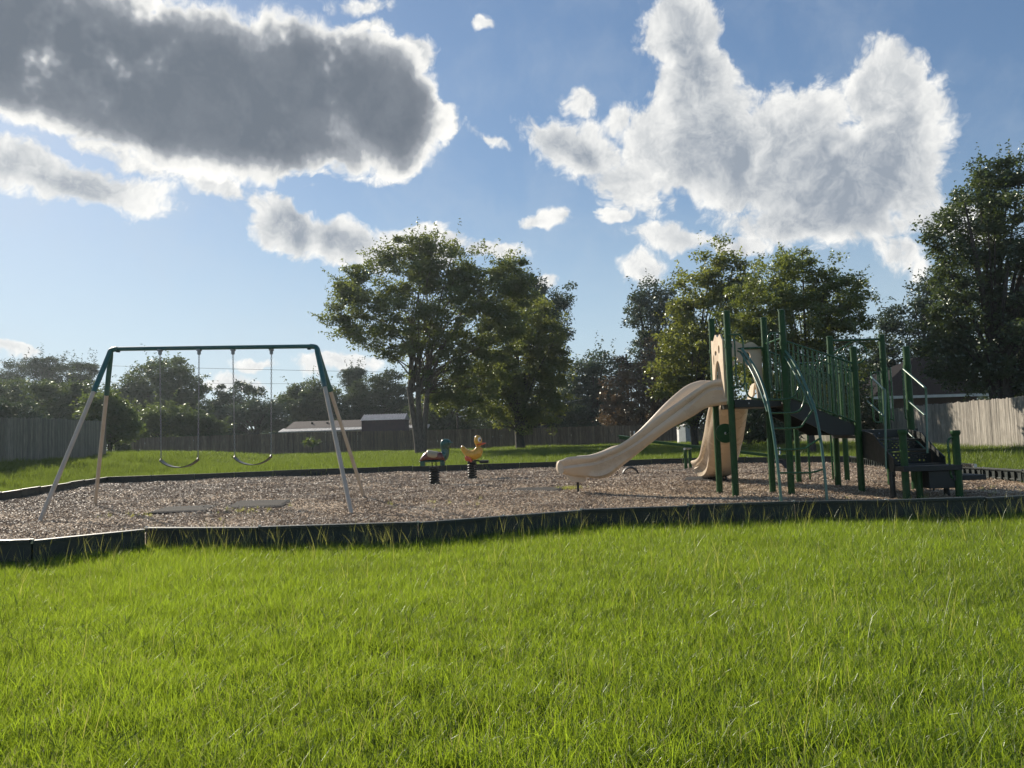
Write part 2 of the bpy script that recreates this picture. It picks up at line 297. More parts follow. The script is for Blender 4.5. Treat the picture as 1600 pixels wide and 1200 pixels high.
def smoothpath(pts, k=4):
    P = [Vector(p) for p in pts]; out = []
    for i in range(len(P)-1):
        p0, p1, p2, p3 = P[max(i-1, 0)], P[i], P[i+1], P[min(i+2, len(P)-1)]
        for j in range(k):
            t = j/k; out.append(.5*((2*p1)+(p2-p0)*t+(2*p0-5*p1+4*p2-p3)*t*t+(3*p1-p0-3*p2+p3)*t**3))
    return out+[P[-1]]
def plate(outline, holes, origin, ex, ez, thick):
    """flat panel with holes: outline / holes in (u, v); thick along ex x ez"""
    bm = bmesh.new(); origin = Vector(origin); ex = Vector(ex); ez = Vector(ez); nrm = ex.cross(ez).normalized()*thick
    for loop in [outline]+holes:
        vs = [bm.verts.new(origin+ex*u+ez*v) for u, v in loop]
        for i in range(len(vs)): bm.edges.new((vs[i], vs[(i+1) % len(vs)]))
    bmesh.ops.triangle_fill(bm, use_beauty=True, use_dissolve=False, edges=bm.edges[:])
    r = bmesh.ops.extrude_face_region(bm, geom=bm.faces[:]); bmesh.ops.translate(bm, verts=[e for e in r['geom'] if isinstance(e, bmesh.types.BMVert)], vec=nrm)
    mb = MB(); bm.verts.index_update(); mb.v = [tuple(v.co) for v in bm.verts]; mb.f = [tuple(v.index for v in f.verts) for f in bm.faces]; bm.free(); return mb
def circ(cx_, cy_, rx, ry=None, n=16): ry = ry or rx; return [(cx_+rx*math.cos(2*math.pi*k/n), cy_+ry*math.sin(2*math.pi*k/n)) for k in range(n)]

# ------------------------------------------------------------------ ground
def smooth01(x): x = np.clip(x, 0, 1); return x*x*(3-2*x)
def terrain(x, y):
    x = np.asarray(x, float); y = np.asarray(y, float)
    z = .62*smooth01((-x-13.0-.05*(y-24))/5.0)*smooth01((y-10)/12.)*(1-smooth01((y-44)/14.))
    z = z + .02*np.sin(x*.7+y*.33)*smooth01((y-12)/10.)
    return z
BORD = [(-4.58, 7.34), (-3.86, 8.06), None, (-3.93, 8.24), (-2.62, 7.92), (-1.0, 7.9), (.73, 8.68), (3.14, 8.74), (4.10, 8.58), (5.19, 8.6), (6.9, 9.1), (8.3, 10.6), (8.63, 13.1), (8.58, 15.3), (9.5, 21.8), (7.2, 23.9), (4.4, 24.8), (1.35, 24.7), (-2.2, 25.0), (-6.6, 25.0), (-10, 24.1), (-12.7, 24.0), (-11.0, 16.5), (-10.2, 12.0), (-9.0, 8.6), (-7.0, 7.3), (-4.58, 7.34)]
poly = [p for p in BORD if p][:-1]; PA = np.array(poly)
def inpoly(x, y, P):
    x = np.asarray(x); y = np.asarray(y); ins = np.zeros(x.shape, bool); n = len(P); j = n-1
    for i in range(n):
        xi, yi = P[i]; xj, yj = P[j]
        c = ((yi > y) != (yj > y)) & (x < (xj-xi)*(y-yi)/((yj-yi) if yj != yi else 1e-9)+xi); ins ^= c; j = i
    return ins
def polydist(x, y, P):
    d = np.full(np.shape(x), 1e9); n = len(P)
    for i in range(n):
        a = np.array(P[i]); b = np.array(P[(i+1) % n]); ab = b-a; t = np.clip(((x-a[0])*ab[0]+(y-a[1])*ab[1])/(ab@ab), 0, 1)
        d = np.minimum(d, np.hypot(x-a[0]-t*ab[0], y-a[1]-t*ab[1]))
    return d
def sheet(name, xs, ys, zf, m):
    X, Y = np.meshgrid(xs, ys); Z = zf(X, Y); nx, ny = len(xs), len(ys)
    me = bpy.data.meshes.new(name); me.from_pydata(np.stack([X, Y, Z], -1).reshape(-1, 3).tolist(), [], [(j*nx+i, j*nx+i+1, (j+1)*nx+i+1, (j+1)*nx+i) for j in range(ny-1) for i in range(nx-1)])
    me.shade_smooth(); o = link(name, me, m); o['kind'] = 'structure'; return o
gx = np.concatenate([np.linspace(-1500, -60, 14), np.linspace(-56, 60, 88), np.linspace(70, 1500, 14)]); gy = np.concatenate([np.linspace(-60, -4, 8), np.linspace(-2, 80, 64), np.linspace(90, 2400, 14)])
sheet('ground', gx, gy, terrain, m_soil)
def mulch_z(x, y): return .085+.022*np.sin(x*1.3+.6)*np.sin(y*1.1)+.012*np.sin(x*3.1+y*2.3)
bm = bmesh.new(); vs = []
X, Y = np.meshgrid(np.linspace(-13.2, 9.8, 116), np.linspace(7.0, 25.4, 93)); ins = inpoly(X, Y, poly) ; dd = polydist(X, Y, poly)
idx = {}
for j in range(X.shape[0]):
    for i in range(X.shape[1]):
        if ins[j, i] or dd[j, i] < .02: idx[(j, i)] = bm.verts.new((X[j, i], Y[j, i], float(mulch_z(X[j, i], Y[j, i]))))
for (j, i) in list(idx):
    if (j+1, i) in idx and (j, i+1) in idx and (j+1, i+1) in idx: bm.faces.new((idx[(j, i)], idx[(j, i+1)], idx[(j+1, i+1)], idx[(j+1, i)]))
bmesh.ops.recalc_face_normals(bm, faces=bm.faces); bdry = [e for e in bm.edges if e.is_boundary]
r_ = bmesh.ops.extrude_edge_only(bm, edges=bdry)
for e in r_['geom']:
    if isinstance(e, bmesh.types.BMVert):
        k_ = np.argmin(np.hypot(PA[:, 0]-e.co.x, PA[:, 1]-e.co.y)); best = None
        for q in range(len(poly)):
            a = Vector(poly[q]).to_2d(); b = Vector(poly[(q+1) % len(poly)]).to_2d(); t = max(0, min(1, (Vector((e.co.x, e.co.y))-a).dot(b-a)/(b-a).length_squared)); pt = a+(b-a)*t
            dq = (pt-Vector((e.co.x, e.co.y))).length
            if best is None or dq < best[0]: best = (dq, pt)
        e.co.x, e.co.y = best[1].x, best[1].y; e.co.z = .085
me = bpy.data.meshes.new('mulch_bed'); bm.to_mesh(me); bm.free(); me.shade_smooth(); link('mulch_bed', me, m_mulch)['kind'] = 'structure'

# ------------------------------------------------------------------ border of plastic boards
bd = thing('playground_border', (0, 8.2, 0), 'low black plastic border boards pinned round the wood chip play area', 'border')
def board(p0, p1, zt, ribs):
    a = Vector((p0[0], p0[1], 0)); b = Vector((p1[0], p1[1], 0)); t = (b-a).normalized(); n = Vector((-t.y, t.x, 0))
    a2 = a+t*.004; b2 = b-t*.004; h = zt
    mb = MB(); zc = h/2-.02
    mb.beam(a2+Vector((0, 0, zc)), b2+Vector((0, 0, zc)), .03, h+.04-.03)
    mb.beam(a2+Vector((0, 0, h-.016)), b2+Vector((0, 0, h-.016)), .085, .032)
    mb.beam(a2+Vector((0, 0, h*.40))+n*.022, b2+Vector((0, 0, h*.40))+n*.022, .016, .03)
    o = mb.build('board', m_border, bd, bevel=.004, label='')
    del o['label']
    if ribs:
        L = (b2-a2).length; k = max(2, int(L/.18))
        for i in range(k+1):
            c = a2+t*(L*(.03+.94*i/k)); MB().box(c+n*.032+Vector((0, 0, h*.5)), (.022, .032, h-.09), math.atan2(t.y, t.x)).build('rib', m_border, o)
    st = MB().tube([a+Vector((0, 0, h-.03)), a+Vector((0, 0, h+.012))], .016, 8); st.build('stake_head', m_screw, o)
rr_ = random.Random(4); cur = None
for i in range(len(BORD)-1):
    p, q = BORD[i], BORD[i+1]
    if p is None or q is None: continue
    L = math.dist(p, q); k = max(1, round(L/1.16)); vis = q[1] > 12.5 or p[1] > 12.5
    for j in range(k):
        a = (p[0]+(q[0]-p[0])*j/k, p[1]+(q[1]-p[1])*j/k); b = (p[0]+(q[0]-p[0])*(j+1)/k, p[1]+(q[1]-p[1])*(j+1)/k)
        board(a, b, .28+rr_.uniform(-.012, .012), 10 < p[1] < 20 and p[0] > 5)

# ------------------------------------------------------------------ swing set
sw = thing('swing_frame', (-4.9, 12.8, .09), 'green topped swing frame on four tan splayed legs', 'swing set')
aL = Vector(at(174, 545.5, 12.95)); aR = Vector(at(494, 541, 12.7)); zt = (aL.z+aR.z)/2
feet = {'L': [(-7.12, 11.56), (-7.78, 14.3)], 'R': [(-2.36, 11.15), (-2.80, 14.4)]}
tb = (aR-aL).normalized()
MB().tube([aL+tb*.12, aR-tb*.10], .035, 12).build('top_beam', m_teal, sw, smooth=True)
for key, ap, sgn in (('L', aL, 1), ('R', aR, -1)):
    for (fx, fy) in feet[key]:
        f = Vector((fx, fy, .04)); d = (f-ap); near = ap+tb*sgn*.10; e1 = ap+d*.06+Vector((0, 0, .0)); e2 = ap+d*.27
        pts = smoothpath([near, ap+d*.004+Vector((0, 0, -.012)), ap+d*.05, ap+d*.15, e2], 4)
        MB().tube(pts, .042, 12).build('corner_sleeve', m_teal, sw, smooth=True)
        MB().tube([e2-d*.02, f], .033, 12).build('leg', m_tanleg, sw, smooth=True)
        MB().box(ap+tb*sgn*.12+Vector((0, 0, -.045)), (.05, .05, .02)).build('clamp', m_teal, sw)
def chain_mb(top, bot):
    mb = MB(); top = Vector(top); bot = Vector(bot); L = (bot-top).length; n = int(L/.042)
    for i in range(n):
        c = top.lerp(bot, (i+.5)/n); flip = i % 2
        ring = []
        for k in range(9):
            th = 2*math.pi*k/8; u = math.cos(th)*.012; w = math.sin(th)*.027
            ring.append(c+(Vector((u, 0, w)) if flip else Vector((0, u, w))))
        mb.tube(ring, .0040, 4, caps=False)
    return mb
def swing(p1, p2, b1, b2, low, label):
    dp = 12.83; t1 = Vector(at(*p1, dp)); t2 = Vector(at(*p2, dp)); q1 = Vector(at(*b1, dp)); q2 = Vector(at(*b2, dp))
    q1.x = t1.x+.02; q2.x = t2.x-.02; zb = (q1.z+q2.z)/2; q1.z = q2.z = zb; sag = zb-Vector(at(*low, dp)).z
    th = thing('belt_swing', (q1+q2)/2, label, 'swing', 'belt swings hanging from the frame')
    for t, q in ((t1, q1), (t2, q2)):
        beamz = aL.z+(aR.z-aL.z)*(t.x-aL.x)/(aR.x-aL.x)-.03; t.z = beamz-.09
        chain_mb(t, q+Vector((0, 0, .03))).build('chain', m_chain, th)
        h = MB(); h.box((t.x, t.y, beamz-.01), (.06, .09, .03)); h.tube([(t.x, t.y, beamz-.02), (t.x, t.y, beamz-.09)], .02, 8); h.box((t.x, t.y, beamz-.055), (.045, .045, .05)); h.build('hanger', m_chain, th)
        k = MB().tube([q+Vector((0, -.06, .0)), q+Vector((0, .0, .045)), q+Vector((0, .06, .0))], .007, 6); k.build('seat_bracket', m_chain, th)
    n = 12; vs = []; fs = []
    for i in range(n+1):
        u = i/n; x = q1.x+(q2.x-q1.x)*u; z = zb-sag*(1-(2*u-1)**2)**.85
        for y in (-.07, .07):
            for dz in (0, .016): vs.append((x, q1.y+y, z+dz))
    for i in range(n):
        o = i*4; fs += [(o, o+4, o+6, o+2), (o+1, o+3, o+7, o+5), (o, o+1, o+5, o+4), (o+2, o+6, o+7, o+3)]
    fs += [(0, 2, 3, 1), (4*n, 4*n+1, 4*n+3, 4*n+2)]
    MB().add(vs, fs).build('seat', m_belt, th, smooth=True)
swing((250, 548), (311, 548), (252, 721), (315, 718), (283, 731), 'black belt swing on chains, the one nearer the left end of the frame')
swing((364, 547), (424, 546), (366, 717), (427, 713), (397, 727), 'black belt swing on chains, the one nearer the two-legged right end')
def rmat(pts, label):
    c = sum((Vector((p[0], p[1], 0)) for p in pts), Vector())/len(pts); z0 = float(mulch_z(c.x, c.y))
    th = thing('rubber_mat', (c.x, c.y, z0), label, 'mat', 'grey rubber wear mats on the mulch')
    low = [(p[0], p[1], z0-.03) for p in pts]; mid = [(p[0], p[1], z0+.022) for p in pts]; hi = [(c.x+(p[0]-c.x)*.9, c.y+(p[1]-c.y)*.9, z0+.042) for p in pts]
    n = len(pts); vs = low+mid+hi; fs = [tuple(range(n-1, -1, -1)), tuple(range(2*n, 3*n))]+[(r*n+i, r*n+(i+1) % n, (r+1)*n+(i+1) % n, (r+1)*n+i) for r in range(2) for i in range(n)]
    MB().add(vs, fs).build('pad', m_mat, th, bevel=.006)
def quadpx(ps): return [tuple(gnd(*p)[:2]) for p in ps]
rmat(quadpx([(229, 802), (322, 799), (342, 790), (262, 793)]), 'grey rubber mat under the left swing')
rmat(quadpx([(348, 797), (440, 793), (456, 783), (372, 785)]), 'grey rubber mat under the right swing')
rmat(quadpx([(793, 768), (868, 767), (886, 761), (806, 762)]), 'grey rubber mat just left of the slide exit')
rmat(quadpx([(1064, 752), (1140, 752), (1128, 746), (1072, 747)]), 'grey rubber mat beneath the far slide exit')

# ------------------------------------------------------------------ play structure
ps = thing('play_structure', (4.8, 12.5, .09), 'green climbing structure with two tan wave slides, ramp bridge and steps', 'playground equipment')
POST = dict(A=(3.43, 12.06, 3.0), B=(3.40, 12.88, 3.0), C=(4.24, 12.75, 2.98), D=(4.25, 11.92, 2.97), E=(5.37, 12.0, 2.36), F=(5.51, 13.2, 2.68), G=(6.37, 14.83, 2.5), H=(5.43, 14.79, 2.5), I=(6.41, 13.2, 2.68), J=(6.20, 12.0, 2.34), K=(5.51, 10.92, 1.03), L=(6.20, 10.82, 1.0))
for k, (x, y, z) in POST.items():
    r = .052 if k in 'ABCDEFIJ' else .05
    o = MB().tube([(x, y, .02), (x, y, z-.03)], r, 16).build('post', m_green, ps, smooth=True)
    MB().tube([(x, y, z-.03), (x, y, z-.008), (x, y, z)], [r+.004, r+.004, r*.7], 16).build('post_cap', m_green, o, smooth=True)
def collar(k, z): x, y, _ = POST[k]; MB().tube([(x, y, z-.028), (x, y, z+.028)], .064, 12).build('collar', m_green, ps, smooth=True)
DZ1 = float(at(1190, 624, 12)[2]); DZ2 = float(at(1390, 671.5, 11.95)[2])
for k in 'ABCD': collar(k, DZ1-.04); collar(k, 2.44)
for k in 'EFIJ': collar(k, DZ2-.04); collar(k, 2.02 if k in 'EJ' else 1.95)
def deck(x0, y0, x1, y1, z, nm='deck'):
    o = MB().box(((x0+x1)/2, (y0+y1)/2, z-.06), (x1-x0, y1-y0, .12)).build(nm, m_black, ps, bevel=.008)
    s = MB().box(((x0+x1)/2, (y0+y1)/2, z+.002), (x1-x0-.01, y1-y0-.01, .01)); s.build('deck_surface', m_black, o)
    for i in range(2): MB().ball((x0+(x1-x0)*(.3+.4*i), y0-.004, z-.055), .013, 8, 6).build('bolt', m_screw, o)
deck(3.47, 12.0, 4.20, 12.82, DZ1); deck(5.42, 11.99, 6.30, 13.15, DZ2)
def rod(pts, r=.016, nm='rail', m=None, k=0, lab=None):
    p = smoothpath(pts, k) if k else pts
    o = MB().tube(p, r, 10).build(nm, m or m_rail, ps, smooth=True); return o
A, B, C_, D_, E_, F_, G_, H_, I_, J_, K_, L_ = [Vector((POST[k][0], POST[k][1], 0)) for k in 'ABCDEFGHIJKL']
def Z(v, z): return Vector((v.x, v.y, z))
# bars over the slide entrances and across the front
rod([Z(B, 2.47), Z(C_, 2.47)], .02); rod([Z(B, 2.47), Z(A, 2.47)], .02); rod([Z(C_, DZ1+.95), Z(D_, DZ1+.95)], .018)
zt1 = float(at(1150, 523, 12)[2]); zb1 = float(at(1150, 604, 12)[2])
def loop(px_out, px_in, post, z0, z1, dep, ip=None, sgn=1):
    xo = float(at(px_out, 580, dep)[0]); xi = float(at(px_in, 580, dep)[0]); P0 = post
    rod([(P0.x, dep, z1), ((P0.x+xo)/2, dep, z1), (xo-.05*sgn, dep, z1-.01), (xo, dep, z1-.10), (xo, dep, (z0+z1)/2), (xo, dep, z0+.10), (xo-.05*sgn, dep, z0+.01), ((P0.x+xo)/2, dep, z0), (P0.x, dep, z0)], .015, 'handhold', k=4)
    rod([(xi, dep, z1-.005), (xi, dep, z0+.005)], .013, 'handhold_bar')
loop(1163, 1150, A, DZ1+.2, zt1, 12.0, sgn=1); loop(1202.5, 1214, D_, DZ1+.12, zt1+.0, 11.93, sgn=-1)
# back and right guards of the upper deck
for i in range(1, 6):
    x = C_.x+(D_.x-C_.x)*i/6; y = C_.y+(D_.y-C_.y)*i/6
# ramp bridge
fr0 = Vector((4.29, 11.93, DZ1-.02)); fr1 = Vector((5.33, 12.0, DZ2-.01)); bk0 = Vector((4.28, 12.74, DZ1-.02)); bk1 = Vector((5.44, 13.08, DZ2-.01))
def zpx(px, py, dep): return float(at(px, py, dep)[2])
p0t, p0b = zpx(1238, 621, 11.93), zpx(1238, 648, 11.93); p1t, p1b = zpx(1334, 664, 12.0), zpx(1334, 680, 12.0); pmx = float(at(1301, 680, 11.97)[0]); pmb = zpx(1301, 680, 11.97)
MB().prism([(4.30, 11.93, p0t), (5.32, 12.0, p1t), (5.32, 12.0, p1b), (pmx, 11.975, pmb), (4.30, 11.93, p0b)], (0, .03, 0)).build('ramp_side', m_black, ps)
MB().prism([(4.29, 12.74, p0t), (5.45, 13.1, p1t), (5.45, 13.1, p1b), (pmx, 12.95, pmb), (4.29, 12.74, p0b)], (0, .03, 0)).build('ramp_side', m_black, ps)
for i in range(9):
    u0, u1 = i/9+.004, (i+1)/9-.004; f = lambda u, a, b: a.lerp(b, u)
    a1, a2, b1, b2 = [v+Vector((0, 0, -.05)) for v in (f(u0, fr0, fr1)+Vector((0, .04, 0)), f(u1, fr0, fr1)+Vector((0, .04, 0)), f(u0, bk0, bk1)-Vector((0, .01, 0)), f(u1, bk0, bk1)-Vector((0, .01, 0)))]
    MB().prism([a1, a2, b2, b1], (0, 0, .03)).build('ramp_plank', m_black, ps)
for (s0, s1, zt0, zt1_, zb0, zb1_) in ((Vector((4.25, 11.9, 0)), Vector((5.37, 11.98, 0)), zpx(1233, 532, 11.9), zpx(1333, 569, 12.0), p0t+.03, p1t+.03), (C_, Vector((5.51, 13.15, 0)), 2.42, 1.98, p0t+.03, p1t+.03)):
    rod([Z(s0, zt0), Z(s1, zt1_)], .018, 'bridge_rail'); rod([Z(s0, zb0), Z(s1, zb1_)], .014, 'bridge_rail')
    rod([Z(s0, zt0-.13), Z(s1, zt1_-.13)], .012, 'bridge_rail')
    for i in range(1, 15):
        u = i/15; p = s0.lerp(s1, u); a = zt0+(zt1_-zt0)*u; b = zb0+(zb1_-zb0)*u
        rod([Z(p, a), Z(p, b)], .0145, 'baluster')
# lower deck: guard balusters left (behind E) and side loops
for px_ in (1321, 1327):
    x = float(at(px_, 620, 12.3)[0]); 
rod([Z(F_, 2.57+.03), Z(I_, 2.57+.03)], .022, 'overhead_bar')
rod([Z(H_, 2.36), Z(G_, 2.36)], .02, 'overhead_bar')
mid0 = (F_+I_)/2; mid1 = (H_+G_)/2
rod([Z(mid0, 2.59), Z(mid1, 2.35)], .022, 'overhead_bar')
for i in range(7):
    u = .03+i*.15; c = mid0.lerp(mid1, u); zc = 2.59+(2.35-2.59)*u-.20
    ring = [(c.x+.2*math.cos(2*math.pi*k/24)-.15*0, c.y, zc+.19*math.sin(2*math.pi*k/24)) for k in range(25)]
    rod(ring, .013, 'overhead_ring')
for (px_, dep) in ((1266, 15.3), (1302, 15.1)):
    p = gnd(px_, 748.3); rod([(p[0], p[1], .05), (p[0], p[1], 1.55)], .02, 'ladder_leg')
pa, pb = gnd(1266, 748.3), gnd(1302, 748.3)
rod([(pa[0], pa[1], 1.55), (pb[0], pb[1], 1.55)], .02); rod([(pa[0], pa[1], 1.2), (pb[0], pb[1], 1.2)], .016)
def nloop(px0, px1, y0, y1, dep, bar=None, r=.014):
    a = at(px0, y0, dep); b = at(px1, y1, dep); x0, x1, z1, z0 = a[0], b[0], a[2], b[2]; w = x1-x0; c = min(abs(w)*.35, .06); sg = 1 if w > 0 else -1
    rod([(x0, dep, z0+c), (x0, dep, z1-c), (x0+c*.3*sg, dep, z1-c*.3), (x0+c*sg, dep, z1), (x1-c*sg, dep, z1), (x1-c*.3*sg, dep, z1-c*.3), (x1, dep, z1-c), (x1, dep, z0+c), (x1-c*.3*sg, dep, z0+c*.3), (x1-c*sg, dep, z0), (x0+c*sg, dep, z0), (x0+c*.3*sg, dep, z0+c*.3), (x0, dep, z0+c)], r, 'handhold', k=2)
    if bar: x = at(bar, y0, dep)[0]; rod([(x, dep, z1), (x, dep, z0)], r*.85, 'handhold_bar')
nloop(1361, 1379, 582, 660, 12.9, 1371); nloop(1386, 1396.5, 577, 655, 12.95, 1391); nloop(1410, 1424, 577, 655, 12.3, 1418)
nloop(1322, 1330, 580, 655, 12.55)
# stair handrails
def hp(L, r=.015, nm='handrail', k=0): return rod([tuple(at(*q)) for q in L], r, nm, m=m_bar, k=k)
hp([(1412, 577, 11.95), (1443, 604, 11.3), (1446.5, 609, 11.25), (1447.5, 640, 11.25), (1449, 708, 11.2)], .017, k=3)
hp([(1420, 627, 11.85), (1446.5, 650, 11.25)], .014)
hp([(1361, 589, 11.95), (1379, 607, 11.35), (1382.5, 612, 11.3), (1383, 650, 11.25), (1385, 733, 11.2)], .017, k=3)
hp([(1355, 627, 11.9), (1382, 651, 11.3)], .014)
# stairs: stringers, perforated risers, treads
x0s, x1s = 5.44, 6.12; z2 = DZ2
zs1, zs2, zs3 = zpx(1400, 687, 11.65), zpx(1400, 704, 11.35), zpx(1400, 727, 11.0)
def riser(ya, yb, z_top, z_bot):
    w = x1s-x0s; h = z_top-z_bot; holes = []
    for r_i in range(3):
        for c_i in range(9):
            cx0 = .05+(c_i+.5*(r_i % 2))*(w-.12)/9+.02; cz = h*(.28+.24*r_i); holes.append([(cx0-.016, cz), (cx0, cz-.011), (cx0+.016, cz), (cx0, cz+.011)])
    plate([(0, 0), (w, 0), (w, h), (0, h)], holes, (x0s, ya, z_bot), (1, 0, 0), (0, 0, 1), .006).build('riser', m_black, ps)
    MB().box(((x0s+x1s)/2, (ya+yb)/2-.0, z_bot+.0), (w, abs(ya-yb)+.02, .022)).build('tread', m_black, ps, bevel=.004)
riser(11.93, 11.62, z2-.13, zs1); riser(11.62, 11.34, zs1-.025, zs2); riser(11.34, 11.0, zs2-.025, zs3)
for xs in (x0s-.012, x1s+.012):
    MB().prism([(xs, 11.97, z2-.01), (xs, 11.88, z2-.01), (xs, 11.6, zs1+.10), (xs, 11.3, zs2+.05), (xs, 11.02, zs3+.10), (xs, 11.02, zs3-.16), (xs, 11.25, zs3-.02), (xs, 11.55, zs2-.16), (xs, 11.97, z2-.42)], (.02 if xs > 6 else -.02, 0, 0)).build('stringer', m_black, ps)
hp([(1416, 673, 11.9), (1446, 702, 11.4)], .012, 'edge_trim')
rod([tuple(at(1432, 676, 11.9)), tuple(at(1440, 690, 11.9)), tuple(at(1440, 700, 11.9))], .016, 'handhold', k=3)
# transfer platform and step
pz = zpx(1430, 727.5, 10.95); pz2 = zpx(1490, 743, 10.9)
o = MB().box((5.83, 10.98, pz-.035), (.82, .42, .075)).build('transfer_platform', m_black, ps, bevel=.006)
MB().box((6.0, 11.0, pz-.20), (.42, .36, .24)).build('platform_skirt', m_black, ps, bevel=.006)
MB().box((6.35, 11.0, pz2-.03), (.46, .40, .07)).build('transfer_step', m_black, ps, bevel=.006)
MB().box((6.44, 11.0, pz-.02), (.04, .4, .05)).build('step_bracket', m_screw, ps)
for p in ((1386+8, 11.1), (1478, 11.1), (1458, 11.6)):
    x = float(at(p[0], 750, p[1])[0]); MB().tube([(x, p[1], .03), (x, p[1], pz-.09)], .04 if p[0] != 1458 else .014, 10).build('support_leg', m_black, ps, smooth=True)
xk, xl = float(at(1433, 760, 11.1)[0]), float(at(1438, 765, 11.0)[0])
MB().tube([(xl-.02, 10.98, .02), (xl-.02, 10.98, pz-.08)], .048, 12).build('support_leg', m_green, ps, smooth=True)
for k in 'KL':
    x, y, z = POST[k]; MB().tube([(x, y, z-.06), (x, y, z-.02), (x, y, z+.012)], [.054, .068, .06], 14).build('post_cap', m_green, ps, smooth=True)
xL = POST['L'][0]; hx = float(at(1482, 700, 10.82)[0])
rod([(xL, 10.82, zpx(1494, 683, 10.82)), (hx+.05, 10.82, zpx(1488, 684, 10.82)), (hx, 10.82, zpx(1482, 690, 10.82)), (hx, 10.82, zpx(1482, 720, 10.82)), (hx+.01, 10.82, zpx(1484, 743, 10.82)), (hx+.06, 10.82, zpx(1488, 749, 10.82)), (xL, 10.82, zpx(1496, 749, 10.82))], .015, 'handhold', k=3)
# arch climber
dl = [11.95, 11.72, 11.45, 11.22, 11.05, 10.93, 10.83, 10.75]
LR = [(1159, 545), (1175, 567), (1187, 590), (1196, 615), (1202, 640), (1209, 680), (1215, 725), (1221, 785)]
RR = [(1222, 543), (1238, 563), (1253, 590), (1264, 615), (1273, 640), (1281, 680), (1287, 725), (1292.5, 784)]
for rr in (LR, RR):
    rod([tuple(at(x, y, d)) for (x, y), d in zip(rr, dl)], .021, 'climber_rail', m=m_bar, k=4)
    off = [(-2, 5), (-6, 3), (-7, 1), (-6, 0), (-3, 3)]
    rod([tuple(at(x+a, y+b, d+.05)) for (x, y), (a, b), d in zip(rr, off, dl)], .017, 'climber_rail', m=m_bar, k=4)
rod([tuple(at(1157, 550, 11.98)), tuple(at(1152, 548, 12.0))], .014, 'climber_bracket'); rod([tuple(at(1220, 548, 11.98)), tuple(at(1212, 547, 11.95))], .014, 'climber_bracket')
for L in ([(1203, 645.5), (1215, 645.5), (1238, 645), (1250, 641), (1256, 628), (1259, 612)], [(1209, 669.5), (1230, 669.5), (1250, 667.5), (1256, 661), (1270, 640)], [(1215, 702.5), (1240, 702.5), (1258, 700.5), (1266, 695), (1281, 685)], [(1219, 739), (1250, 739), (1270, 738), (1285, 733.5)], [(1166, 598), (1167, 614), (1175, 622), (1200, 624.5), (1228, 624), (1242, 618), (1250, 600)]):
    n = len(L); y0 = L[0][1]; dep = 11.35 if y0 < 630 else np.interp(y0, [640, 680, 725, 784], [11.06, 10.95, 10.85, 10.78])
    rod([tuple(at(x, y, dep)) for x, y in L], .0145, 'rung', k=3)
# hood panels
def hood(origin, ex, w, zb, ztp):
    h = ztp-zb; n = 28; top = []
    for i in range(n+1): u = i/n; top.append((w*(1-u), h-.10+.075*math.sin(math.pi*u)+.03*math.cos(u*math.pi*5)))
    out = [(0, 0), (.10, 0)]+[(.10+(w-.2)*(.5-.5*math.cos(math.pi*t)), .62*math.sin(math.pi*t)) for t in [k/14 for k in range(1, 14)]]+[(w-.10, 0), (w, 0)]+top
    holes = [circ(w*.32, h-.26, .05, .07, 12), circ(w*.62, h-.30, .06, .04, 12), circ(w*.82, h-.40, .03, .09, 10)]
    return plate(out, holes, origin, ex, (0, 0, 1), .03)
hood((3.36, 12.14, DZ1+.05), (0, 1, 0), .68, DZ1+.05, 2.68).build('hood_panel', m_hood, ps)
hood((4.19, 12.80, DZ1+.05), (-1, 0, 0), .74, DZ1+.05, 2.60).build('hood_panel', m_hood, ps)
xg = float(at(1133.5, 676, 12.3)[0])
dsc = MB(); dsc.tube([(xg-.0, 12.30, zpx(1134, 677, 12.3)), (xg, 12.34, zpx(1134, 677, 12.3))], .155, 28); o = dsc.build('turning_disc', m_green, ps, bevel=.005)
MB().ball((xg, 12.29, zpx(1134, 677, 12.3)), .022, 10, 6).build('disc_hub', m_screw, o); 
rod([Z(A, zpx(1134, 677, 12.3)), (xg, 12.36, zpx(1134, 677, 12.3)), Z(B, zpx(1134, 677, 12.3))], .018, 'axle')
# slides
def slide_mesh(secs):
    """secs: (left lip pt, right lip pt, bottom centre z drop left, drop right, phase)"""
    mb = MB(); vs = []; n = None
    for (Lp, Rp, hl, hr, ph) in secs:
        Lp = Vector(Lp); Rp = Vector(Rp); ax = (Rp-Lp); w = ax.length; ax.normalize(); up = Vector((0, 0, 1))
        bulge = .050*math.sin(ph); b2 = .045*math.cos(ph*.8)
        def pt(u, v):   # u 0..1 across, v above own bottom
            base = Lp.lerp(Rp, u); h = hl*(1-u)+hr*u; return base-up*h+up*v
        prof = []
        hL, hR = hl, hr
        prof += [(-.02, 1.0), (-.045, .93), (-.035, .84), (.0, .74+bulge), (.075+bulge*.5, .64+bulge*2), (.02, .50+bulge*2), (.10+b2, .30+bulge), (.13, .10), (.22, .0), (.5, -.04), (.78, .0), (.88, .10), (.94-b2, .28+bulge), (.965, .45), (.955, .62), (1.0, .74), (1.035, .84), (1.045, .93), (1.02, 1.0)]
        inner = [(.965, .97), (.93, .8), (.90, .45), (.82, .2), (.68, .12), (.5, .10), (.32, .12), (.18, .2), (.10, .45), (.07, .8), (.035, .97)]
        row = []
        for u, v in prof+inner: h = hL*(1-u)+hR*u; row.append(pt(u, v*h))
        n = len(row); vs += row
    m = len(secs); fs = [(i*n+k, i*n+(k+1) % n, (i+1)*n+(k+1) % n, (i+1)*n+k) for i in range(m-1) for k in range(n)]
    fs += [tuple(range(n-1, -1, -1)), tuple((m-1)*n+k for k in range(n))]
    return mb.add(vs, fs)
